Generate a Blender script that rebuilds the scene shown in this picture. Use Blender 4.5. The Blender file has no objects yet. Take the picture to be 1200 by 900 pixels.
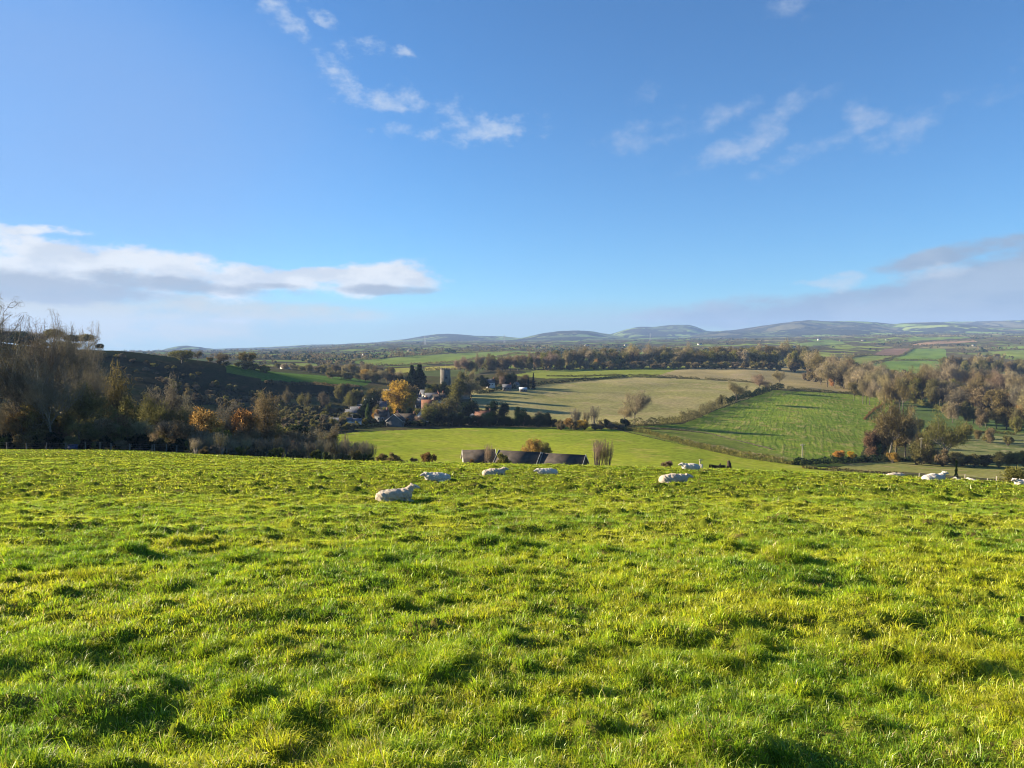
import bpy, bmesh, math, random
import numpy as np
from mathutils import Vector, Matrix

RNG = np.random.default_rng(7)
random.seed(7)
scene = bpy.context.scene
COL = scene.collection
rad = math.radians

# ---------------------------------------------------------------- camera model of the photograph (1200 x 900, 26 mm lens)
F = 867.0
PITCH = math.atan((450 - 412) / F)
CP, SP = math.cos(PITCH), math.sin(PITCH)
def ray(px, py):
    a = (np.asarray(px, float) - 600) / F
    b = -(np.asarray(py, float) - 450) / F
    dy = CP + b * SP
    return a / dy, -(-SP + b * CP) / dy           # u = x/y, v = -z/y
def proj(x, y, z):
    dep = y * CP - z * SP
    return 600 + F * x / dep, 450 - F * (y * SP + z * CP) / dep

# ---------------------------------------------------------------- noise
def _hash(ix, iy, seed):
    h = (ix.astype(np.int64) * 374761393 + iy.astype(np.int64) * 668265263 + seed * 974711) & 0xFFFFFFFF
    h = ((h ^ (h >> 13)) * 1274126177) & 0xFFFFFFFF
    h = h ^ (h >> 16)
    return (h & 0xFFFF) / 32767.5 - 1.0
def vnoise(x, y, seed=0):
    ix, iy = np.floor(x), np.floor(y)
    fx, fy = x - ix, y - iy
    sx, sy = fx * fx * fx * (fx * (fx * 6 - 15) + 10), fy * fy * fy * (fy * (fy * 6 - 15) + 10)
    a, b = _hash(ix, iy, seed), _hash(ix + 1, iy, seed)
    c, d = _hash(ix, iy + 1, seed), _hash(ix + 1, iy + 1, seed)
    return (a + (b - a) * sx) * (1 - sy) + (c + (d - c) * sx) * sy
def fbm(x, y, seed=0, octv=3):
    s, a = 0, 1.0
    for k in range(octv):
        s = s + a * vnoise(x * 2 ** k + 17.3 * k, y * 2 ** k - 9.1 * k, seed + k)
        a *= .5
    return s

# ---------------------------------------------------------------- the lie of the land
CPX = [-250, 0, 150, 300, 450, 600, 750, 900, 1050, 1200, 1450]
TAB = {
 22:  [589, 589, 589, 589, 589, 589, 589, 589, 590, 592, 600],
 32:  [562, 562, 562, 562, 562, 562, 563, 564, 567, 573, 585],
 45:  [547, 547, 547, 548, 548, 549, 550, 553, 559, 568, 584],
 60:  [538, 538, 538, 540, 542, 544.5, 548, 553, 562, 576, 596],
 90:  [531, 531, 531.5, 536, 543, 549, 554, 561, 573, 589, 611],
 120: [527, 527, 528, 536, 545, 552, 558, 565, 577, 593, 616],
 160: [524, 524, 526, 536, 546, 553, 558, 565, 575, 589, 611],
 200: [520, 520, 524, 533, 543, 550, 554, 560, 569, 579, 592],
 240: [512, 514, 519, 527, 537, 544, 547, 553, 561, 568, 576],
 300: [486, 492, 501, 513, 521, 526, 529, 538, 548, 553, 558],
 380: [440, 452, 470, 494, 500, 505, 507, 517, 528, 531, 534],
 450: [396, 418, 440, 480, 489, 492, 496, 501, 509, 513, 516],
 500: [380, 401, 424, 465, 478, 481, 487, 488, 495, 500, 503],  # unseen left ridge raised, hill face steepened, to put the hill in shade
 550: [382, 402, 413.5, 432, 466, 470, 477, 477, 484, 491, 494],
 650: [384, 408, 421, 434, 452, 455, 460, 463, 471, 478, 481],
 800: [400, 420, 426, 434, 443, 443, 444, 449, 459, 465, 468],
 1000:[412, 424, 426, 430, 435, 433.5, 432.5, 435, 447, 449, 451],
 1300:[416, 421, 422, 424, 426, 425, 424, 425, 434, 435, 437],
 1800:[416, 418, 418, 418.5, 418.5, 417, 416, 415, 420, 421, 422],
 2600:[415, 415, 415, 414, 411.5, 410, 408, 407, 409, 410, 411],
 4000:[413, 413, 413, 411, 406, 404, 402, 399, 397, 397, 397],
 6000:[412.5, 412.5, 412, 410, 402.5, 400, 398, 396, 392, 391.5, 391],
 9000:[412.3, 412, 411.5, 409, 401, 398.5, 397, 395, 391, 390, 390],
 13500:[412.3, 412, 411.5, 409, 401, 398.5, 397, 395, 391, 390, 390],
}
CU = np.array([(p - 600) / F for p in CPX])
KD = np.array([1.0, 3.0, 10.0] + list(TAB))
KZ = np.zeros((len(CPX), len(KD)))
KZ[:, 0], KZ[:, 1], KZ[:, 2] = -1.73, -1.985, -2.88
for j, d in enumerate(TAB):
    for i, p in enumerate(CPX):
        KZ[i, j + 3] = -d * ray(p, TAB[d][i])[1]
KL = np.log(KD)
def pchip_slopes(x, y):
    h = np.diff(x); dl = np.diff(y) / h
    m = np.zeros_like(y)
    for k in range(1, len(x) - 1):
        if dl[k - 1] * dl[k] > 0:
            w1, w2 = 2 * h[k] + h[k - 1], h[k] + 2 * h[k - 1]
            m[k] = (w1 + w2) / (w1 / dl[k - 1] + w2 / dl[k])
    m[0], m[-1] = dl[0], dl[-1]
    return m
# work on v = -z/d rather than z: the slope of the line of sight stays smooth at every range
KV = -KZ / KD
MV = np.array([pchip_slopes(KL, KV[i]) for i in range(len(CPX))])
def herm(t, h, y0, y1, m0, m1):
    t2, t3 = t * t, t * t * t
    return (2*t3 - 3*t2 + 1) * y0 + (t3 - 2*t2 + t) * h * m0 + (-2*t3 + 3*t2) * y1 + (t3 - t2) * h * m1
LG = np.linspace(0, math.log(13500), 900)
k_ = np.clip(np.searchsorted(KL, LG) - 1, 0, len(KL) - 2)
t_ = (LG - KL[k_]) / (KL[k_ + 1] - KL[k_])
GV = np.array([herm(t_, KL[k_ + 1] - KL[k_], KV[i][k_], KV[i][k_ + 1], MV[i][k_], MV[i][k_ + 1]) for i in range(len(CPX))])
UG = np.linspace(CU[0], CU[-1], 500)
DG = np.zeros((500, 900))
for j in range(900):
    col = GV[:, j]; m = np.gradient(col, CU)
    k = np.clip(np.searchsorted(CU, UG) - 1, 0, len(CU) - 2)
    h = CU[k + 1] - CU[k]
    DG[:, j] = herm((UG - CU[k]) / h, h, col[k], col[k + 1], m[k], m[k + 1])
def ground(x, y):
    x, y = np.asarray(x, float), np.asarray(y, float)
    yc = np.maximum(y, 1.0)
    u = np.clip(x / np.maximum(yc, 1.5), CU[0], CU[-1])
    fu = (u - CU[0]) / (CU[-1] - CU[0]) * 498.999
    fd = np.clip(np.log(yc) / LG[-1], 0, 1) * 898.999
    iu, jd = fu.astype(int), fd.astype(int)
    a, b = fu - iu, fd - jd
    v = (DG[iu, jd] * (1 - a) + DG[iu + 1, jd] * a) * (1 - b) + (DG[iu, jd + 1] * (1 - a) + DG[iu + 1, jd + 1] * a) * b
    z = -v * yc
    far = np.clip((yc - 130) / 300, 0, 1) * np.clip((9000 - yc) / 4000, 0, 1)
    z = z + far * fbm(x / 90, y / 90, 50) * np.minimum(0.5 + yc / 900, 5)
    z = np.where(y < 1.0, -1.73 + (1.0 - y) * .127, z)
    return z
def bump(x, y):
    a = fbm(x / 2.6, y / 2.6, 11, 2) * .05
    n1 = vnoise(x / .95, y / .8, 21)
    n2 = vnoise(x / .36, y / .33, 22)
    return a + .06 * n1 + .03 * n2 + tussock(x, y)[0]
def tussock(x, y):
    """grown-out clumps: height over the turf, and the way their sides face"""
    h = np.zeros(np.shape(x)); gx = np.zeros(np.shape(x)); gy = np.zeros(np.shape(x))
    for cell, seed, share, hh in ((.36, 300, -.2, .085), (.85, 340, .2, .135)):
        ix, iy = np.floor(x / cell), np.floor(y / cell)
        for dx in (-1, 0, 1):
            for dy in (-1, 0, 1):
                jx, jy = ix + dx, iy + dy
                cx = (jx + .5 + .45 * _hash(jx, jy, seed)) * cell; cy = (jy + .5 + .45 * _hash(jx, jy, seed + 1)) * cell
                on_ = _hash(jx, jy, seed + 2) > share
                R = cell * (.36 + .2 * _hash(jx, jy, seed + 3)); A = hh * (.55 + .42 * _hash(jx, jy, seed + 4))
                ex, ey = (x - cx) / R, (y - cy) / (R * .85)
                q = 1 - ex * ex - ey * ey
                k = on_ * A * np.sqrt(np.clip(q, 0, 1)) * np.clip(q * 2.2, 0, 1)
                up = k > h
                h = np.where(up, k, h); gx = np.where(up, ex, gx); gy = np.where(up, ey, gy)
    return h, gx, gy
def groundb(x, y):
    y = np.asarray(y, float)
    return ground(x, y) + bump(x, y) * np.clip((150 - y) / 60, 0, 1)
def at(px, py, dmin=60.0):
    u, v = ray(px, py)
    d = np.exp(np.linspace(math.log(dmin), math.log(13400), 3000))
    hit = np.nonzero(ground(u * d, d) >= -v * d)[0]
    k = hit[0] if len(hit) else len(d) - 1
    return float(u * d[k]), float(d[k]), float(ground(u * d[k], d[k]))
def on(px, d):
    """point of the ground at distance d under picture column px"""
    u = (px - 600) / F
    x = u * d
    z = float(ground(x, d))
    for _ in range(4):                           # the column leans a little with the camera pitch
        x = (px - 600) / F * (d * CP - z * SP)
        z = float(ground(x, d))
    return float(x), float(d), z
def z_at(py, d):
    return -d * float(ray(600, py)[1])

# ---------------------------------------------------------------- object helpers
def tag(o, label=None, cat=None, group=None, kind=None):
    if label: o['label'] = label
    if cat: o['category'] = cat
    if group: o['group'] = group
    if kind: o['kind'] = kind
    return o
def empty(name, loc, rz=0.0):
    o = bpy.data.objects.new(name, None)
    COL.objects.link(o)
    o.location = loc; o.rotation_euler = (0, 0, rz); o.empty_display_size = .2
    return o
def link(name, me, parent=None):
    o = bpy.data.objects.new(name, me)
    COL.objects.link(o)
    if parent: o.parent = parent
    return o
def make_mesh(name, verts, tris=None, quads=None, mats=(), tmi=None, qmi=None, smooth=False, colors=None):
    verts = np.asarray(verts, np.float32)
    tris = np.zeros((0, 3), np.int32) if tris is None or len(tris) == 0 else np.asarray(tris, np.int32)
    quads = np.zeros((0, 4), np.int32) if quads is None or len(quads) == 0 else np.asarray(quads, np.int32)
    me = bpy.data.meshes.new(name)
    me.vertices.add(len(verts)); me.vertices.foreach_set('co', verts.ravel())
    nl = tris.size + quads.size
    me.loops.add(nl)
    me.loops.foreach_set('vertex_index', np.concatenate([tris.ravel(), quads.ravel()]))
    nt, nq = len(tris), len(quads)
    me.polygons.add(nt + nq)
    st = np.concatenate([np.arange(nt) * 3, nt * 3 + np.arange(nq) * 4]).astype(np.int32)
    me.polygons.foreach_set('loop_start', st)
    if smooth:
        me.polygons.foreach_set('use_smooth', np.ones(nt + nq, bool))
    for m in mats: me.materials.append(m)
    if tmi is not None or qmi is not None:
        a = np.zeros(nt, np.int32) if tmi is None else np.asarray(tmi, np.int32)
        b = np.zeros(nq, np.int32) if qmi is None else np.asarray(qmi, np.int32)
        me.polygons.foreach_set('material_index', np.concatenate([a, b]).astype(np.int32))
    me.update(calc_edges=True)
    if colors is not None:
        at_ = me.color_attributes.new('tint', 'FLOAT_COLOR', 'POINT')
        c = np.ones((len(verts), 4), np.float32); c[:, :3] = colors
        at_.data.foreach_set('color', c.ravel())
    return me
class MB:
    """collects triangles and quads of one mesh"""
    def __init__(s): s.v, s.t, s.q, s.tm, s.qm, s.n = [], [], [], [], [], 0
    def add(s, v, t=None, q=None, m=0):
        v = np.asarray(v, float).reshape(-1, 3)
        if t is not None and len(t):
            t = np.asarray(t, int) + s.n; s.t.append(t); s.tm.append(np.full(len(t), m))
        if q is not None and len(q):
            q = np.asarray(q, int) + s.n; s.q.append(q); s.qm.append(np.full(len(q), m))
        s.v.append(v); s.n += len(v)
        return s
    def box(s, c, size, rz=0.0, m=0, tilt=None):
        sx, sy, sz = [k / 2 for k in size]
        v = np.array([[x, y, z] for z in (-sz, sz) for y in (-sy, sy) for x in (-sx, sx)])
        if tilt is not None: v = v @ np.array(Matrix.Rotation(tilt[1], 3, tilt[0])).T
        ca, sa = math.cos(rz), math.sin(rz)
        v = np.c_[v[:, 0] * ca - v[:, 1] * sa, v[:, 0] * sa + v[:, 1] * ca, v[:, 2]] + np.array(c)
        return s.add(v, q=[[0, 2, 3, 1], [4, 5, 7, 6], [0, 1, 5, 4], [2, 6, 7, 3], [0, 4, 6, 2], [1, 3, 7, 5]], m=m)
    def tubes(s, p0, p1, r0, r1, n=5, m=0):
        p0, p1 = np.asarray(p0, float).reshape(-1, 3), np.asarray(p1, float).reshape(-1, 3)
        r0, r1 = np.asarray(r0, float).reshape(-1), np.asarray(r1, float).reshape(-1)
        k = len(p0)
        d = p1 - p0; d /= np.linalg.norm(d, axis=1, keepdims=True) + 1e-9
        ref = np.where(np.abs(d[:, 2:3]) < .9, np.array([[0, 0, 1.]]), np.array([[1., 0, 0]]))
        a = np.cross(d, ref); a /= np.linalg.norm(a, axis=1, keepdims=True)
        b = np.cross(d, a)
        th = np.arange(n) * 2 * math.pi / n
        ring = a[:, None, :] * np.cos(th)[None, :, None] + b[:, None, :] * np.sin(th)[None, :, None]
        v = np.concatenate([p0[:, None] + ring * r0[:, None, None], p1[:, None] + ring * r1[:, None, None]], 1)
        i = np.arange(n); j = (i + 1) % n
        f = np.stack([i, j, j + n, i + n], 1)
        q = (f[None] + (np.arange(k) * 2 * n)[:, None, None]).reshape(-1, 4)
        s.add(v.reshape(-1, 3), q=q, m=m)
        cap = []
        for c in range(1, n - 1): cap.append([n, n + c, n + c + 1])
        t = (np.array(cap)[None] + (np.arange(k) * 2 * n)[:, None, None]).reshape(-1, 3) + s.n - len(v.reshape(-1, 3))
        s.t.append(t); s.tm.append(np.full(len(t), m))
        return s
    def mesh(s, name, mats, smooth=False, colors=None):
        v = np.concatenate(s.v)
        t = np.concatenate(s.t) if s.t else None
        q = np.concatenate(s.q) if s.q else None
        return make_mesh(name, v, t, q, mats, np.concatenate(s.tm) if s.t else None, np.concatenate(s.qm) if s.q else None, smooth, colors)
    def build(s, name, mats, parent=None, smooth=False):
        if not isinstance(mats, (list, tuple)): mats = [mats]
        return link(name, s.mesh(name, mats, smooth), parent)

# ---------------------------------------------------------------- materials
def nodes_of(name):
    m = bpy.data.materials.new(name); m.use_nodes = True
    nt = m.node_tree
    for n in list(nt.nodes): nt.nodes.remove(n)
    out = nt.nodes.new('ShaderNodeOutputMaterial')
    return m, nt, out
def N(nt, typ, ins=None, **props):
    n = nt.nodes.new(typ)
    for k, v in props.items(): setattr(n, k, v)
    for k, v in (ins or {}).items():
        if hasattr(v, 'is_output') or isinstance(v, bpy.types.NodeSocket): nt.links.new(v, n.inputs[k])
        else: n.inputs[k].default_value = v
    return n
def c4(c): return (c[0], c[1], c[2], 1.0)
def mixc(nt, fac, a, b, blend='MIX'):
    n = N(nt, 'ShaderNodeMix', data_type='RGBA', blend_type=blend)
    for sock, v in ((n.inputs[0], fac), (n.inputs[6], a), (n.inputs[7], b)):
        if isinstance(v, bpy.types.NodeSocket): nt.links.new(v, sock)
        else: sock.default_value = v if not isinstance(v, tuple) or len(v) == 4 else c4(v)
    return n.outputs[2]
def ramp(nt, val, a, b, smooth=True):
    return N(nt, 'ShaderNodeMapRange', {0: val, 1: a, 2: b, 3: 0.0, 4: 1.0}, interpolation_type='SMOOTHSTEP' if smooth else 'LINEAR').outputs[0]
def noise(nt, vec, scale, detail=3.0, rough=.55):
    return N(nt, 'ShaderNodeTexNoise', {'Vector': vec, 'Scale': scale, 'Detail': detail, 'Roughness': rough}).outputs[0]
def pos(nt): return N(nt, 'ShaderNodeNewGeometry').outputs['Position']
def plain_mat(name, c, c2=None, scale=1.0, rough=.85, detail=4.0, spec=.3, bumpd=0.0):
    m, nt, out = nodes_of(name)
    P = N(nt, 'ShaderNodeTexCoord').outputs['Object']
    n = noise(nt, P, scale, detail)
    col = mixc(nt, ramp(nt, n, .3, .7), c4(c), c4(c2 or tuple(k * .7 for k in c)))
    b = N(nt, 'ShaderNodeBsdfPrincipled', {'Base Color': col, 'Roughness': rough, 'Specular IOR Level': spec})
    if bumpd:
        bp = N(nt, 'ShaderNodeBump', {'Height': n, 'Strength': .6, 'Distance': bumpd}); nt.links.new(bp.outputs[0], b.inputs['Normal'])
    nt.links.new(b.outputs[0], out.inputs[0])
    return m
def leaf_mat(name, c, c2=None, trans=.3, var=.25, hue=.012, cl=.35):
    """leaves and twigs: diffuse with light passing through, each tree a little different, paler and darker sprays"""
    m, nt, out = nodes_of(name)
    P = N(nt, 'ShaderNodeTexCoord').outputs['Object']
    oi = N(nt, 'ShaderNodeObjectInfo').outputs['Random']
    n = ramp(nt, noise(nt, P, cl, 3.0, .65), .36, .64)
    col = mixc(nt, n, c4(c), c4(c2 or (c[0] * .65, c[1] * .7, c[2] * .7)))
    r2 = N(nt, 'ShaderNodeTexWhiteNoise', {'W': oi}, noise_dimensions='1D').outputs[0]
    hs = N(nt, 'ShaderNodeHueSaturation', {'Color': col,
        'Hue': N(nt, 'ShaderNodeMapRange', {0: oi, 3: .5 - hue, 4: .5 + hue}).outputs[0],
        'Value': N(nt, 'ShaderNodeMapRange', {0: r2, 3: 1 - var, 4: 1 + var}).outputs[0],
        'Saturation': N(nt, 'ShaderNodeMapRange', {0: oi, 3: .85, 4: 1.1}).outputs[0]})
    d = N(nt, 'ShaderNodeBsdfDiffuse', {'Color': hs.outputs[0]})
    t = N(nt, 'ShaderNodeBsdfTranslucent', {'Color': hs.outputs[0]})
    mx = N(nt, 'ShaderNodeMixShader', {0: trans, 1: d.outputs[0], 2: t.outputs[0]})
    nt.links.new(mx.outputs[0], out.inputs[0])
    return m
def field_mat(name, cA, cB, scale=.03, cC=None, fine=.8, stripe=None, bumpd=.0, lo=.35, hi=.65):
    """ground: two or three colours in drifts and blotches, worn streaks, optional drill lines"""
    m, nt, out = nodes_of(name)
    P = pos(nt)
    n = ramp(nt, noise(nt, P, scale, 6.0, .6), lo, hi)
    col = mixc(nt, n, c4(cA), c4(cB))
    if cC:
        n2 = ramp(nt, noise(nt, N(nt, 'ShaderNodeMapping', {'Vector': P, 'Location': (31, 7, 3)}).outputs[0], scale * 3.1, 5.0, .65), .52, .68)
        col = mixc(nt, n2, col, c4(cC))
    nf = noise(nt, P, fine, 4.0, .7)
    col = mixc(nt, 1.0, col, N(nt, 'ShaderNodeMapRange', {0: nf, 1: .2, 2: .8, 3: .5, 4: 1.45}).outputs[0], 'MULTIPLY')
    h = nf
    if stripe:
        ang, period, amt, cS = stripe
        mp = N(nt, 'ShaderNodeMapping', {'Vector': P, 'Rotation': (0, 0, ang)}).outputs[0]
        w = noise(nt, N(nt, 'ShaderNodeMapping', {'Vector': mp, 'Scale': (1 / period, .09 / period, 1)}).outputs[0], 1.0, 3.0, .6)
        gate = ramp(nt, noise(nt, P, scale * 1.3, 3.0), .4, .6)
        f = N(nt, 'ShaderNodeMath', {0: ramp(nt, w, .48, .64), 1: gate}, operation='MULTIPLY').outputs[0]
        f = N(nt, 'ShaderNodeMath', {0: f, 1: amt}, operation='MULTIPLY').outputs[0]
        col = mixc(nt, f, col, c4(cS))
        h = N(nt, 'ShaderNodeMath', {0: nf, 1: w}, operation='ADD').outputs[0]
    b = N(nt, 'ShaderNodeBsdfPrincipled', {'Base Color': col, 'Roughness': 1.0, 'Specular IOR Level': 0.0})
    if bumpd:
        bp = N(nt, 'ShaderNodeBump', {'Height': h, 'Strength': .8, 'Distance': bumpd}); nt.links.new(bp.outputs[0], b.inputs['Normal'])
    nt.links.new(b.outputs[0], out.inputs[0])
    return m
def patch_mat(name, cell, greens, wood, wood_cover=.5, edge=.03):
    """far farmland: a patchwork of fields with hedges between them and woods over it"""
    m, nt, out = nodes_of(name)
    P0 = pos(nt)
    wob = N(nt, 'ShaderNodeTexNoise', {'Vector': P0, 'Scale': .8 / cell, 'Detail': 2.0}).outputs[1]
    P = N(nt, 'ShaderNodeVectorMath', {0: P0, 1: N(nt, 'ShaderNodeVectorMath', {0: wob, 'Scale': cell * .7}, operation='SCALE').outputs[0]}, operation='ADD').outputs[0]
    P = N(nt, 'ShaderNodeMapping', {'Vector': P, 'Scale': (1, .75, 0), 'Rotation': (0, 0, .5)}).outputs[0]
    v = N(nt, 'ShaderNodeTexVoronoi', {'Vector': P, 'Scale': 1 / cell, 'Randomness': .85})
    e = N(nt, 'ShaderNodeTexVoronoi', {'Vector': P, 'Scale': 1 / cell, 'Randomness': .85}, feature='DISTANCE_TO_EDGE').outputs[0]
    sep = N(nt, 'ShaderNodeSeparateColor', {0: v.outputs[1]})
    cr = N(nt, 'ShaderNodeValToRGB', {0: sep.outputs[0]})
    el = cr.color_ramp.elements
    el[0].color, el[1].color = c4(greens[0]), c4(greens[-1])
    el[0].position, el[1].position = 0, 1 - 1 / len(greens)
    for i, g in enumerate(greens[1:-1], 1):
        x = el.new(i / len(greens)); x.color = c4(g)
    cr.color_ramp.interpolation = 'CONSTANT'
    col = mixc(nt, 1.0, cr.outputs[0], N(nt, 'ShaderNodeMapRange', {0: noise(nt, P0, 12 / cell, 4.0), 1: .2, 2: .8, 3: .75, 4: 1.2}).outputs[0], 'MULTIPLY')
    ed = N(nt, 'ShaderNodeMath', {0: e, 1: N(nt, 'ShaderNodeMapRange', {0: noise(nt, P0, 9 / cell, 3.0), 3: -.5 * edge, 4: .5 * edge}).outputs[0]}, operation='ADD').outputs[0]
    he = N(nt, 'ShaderNodeMath', {0: 1.0, 1: ramp(nt, ed, edge * .6, edge)}, operation='SUBTRACT').outputs[0]
    wn = noise(nt, N(nt, 'ShaderNodeMapping', {'Vector': P0, 'Location': (900, 400, 0), 'Scale': (1, 1, .2)}).outputs[0], .9 / cell, 6.0, .62)
    w = ramp(nt, wn, wood_cover, wood_cover + .03)
    f = N(nt, 'ShaderNodeMath', {0: he, 1: w}, operation='MAXIMUM').outputs[0]
    wc = mixc(nt, ramp(nt, noise(nt, P0, 25 / cell, 3.0), .35, .65), c4(wood[0]), c4(wood[1]))
    col = mixc(nt, f, col, wc)
    b = N(nt, 'ShaderNodeBsdfDiffuse', {'Color': col, 'Roughness': .5})
    nt.links.new(b.outputs[0], out.inputs[0])
    return m

M = {}
M['bark'] = plain_mat('bark', (.085, .07, .052), (.05, .042, .03), 1.5, .9)
M['pale_bark'] = plain_mat('pale_bark', (.2, .18, .14), (.11, .095, .07), 1.2, .9)
LEAF = dict(
    tan=((.33, .275, .15), (.2, .165, .09)), brown=((.2, .155, .07), (.11, .088, .04)), grey=((.2, .18, .115), (.12, .105, .068)),
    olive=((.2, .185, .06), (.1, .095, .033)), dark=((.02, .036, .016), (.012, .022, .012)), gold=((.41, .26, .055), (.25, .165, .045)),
    orange=((.48, .25, .05), (.25, .125, .03)), russet=((.2, .12, .05), (.11, .07, .03)), pink=((.27, .195, .125), (.17, .125, .08)),
    green=((.075, .13, .03), (.045, .075, .02)), lime=((.24, .25, .05), (.12, .13, .03)), winter=((.2, .165, .1), (.11, .092, .058)))
for k, (a, b) in LEAF.items():
    M['leaf_' + k] = leaf_mat('leaf_' + k, a, b, .3 if k in ('dark', 'winter', 'grey', 'tan', 'brown') else .4)
HAZE, EXPO = 5.8e-5, 1.9
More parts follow.
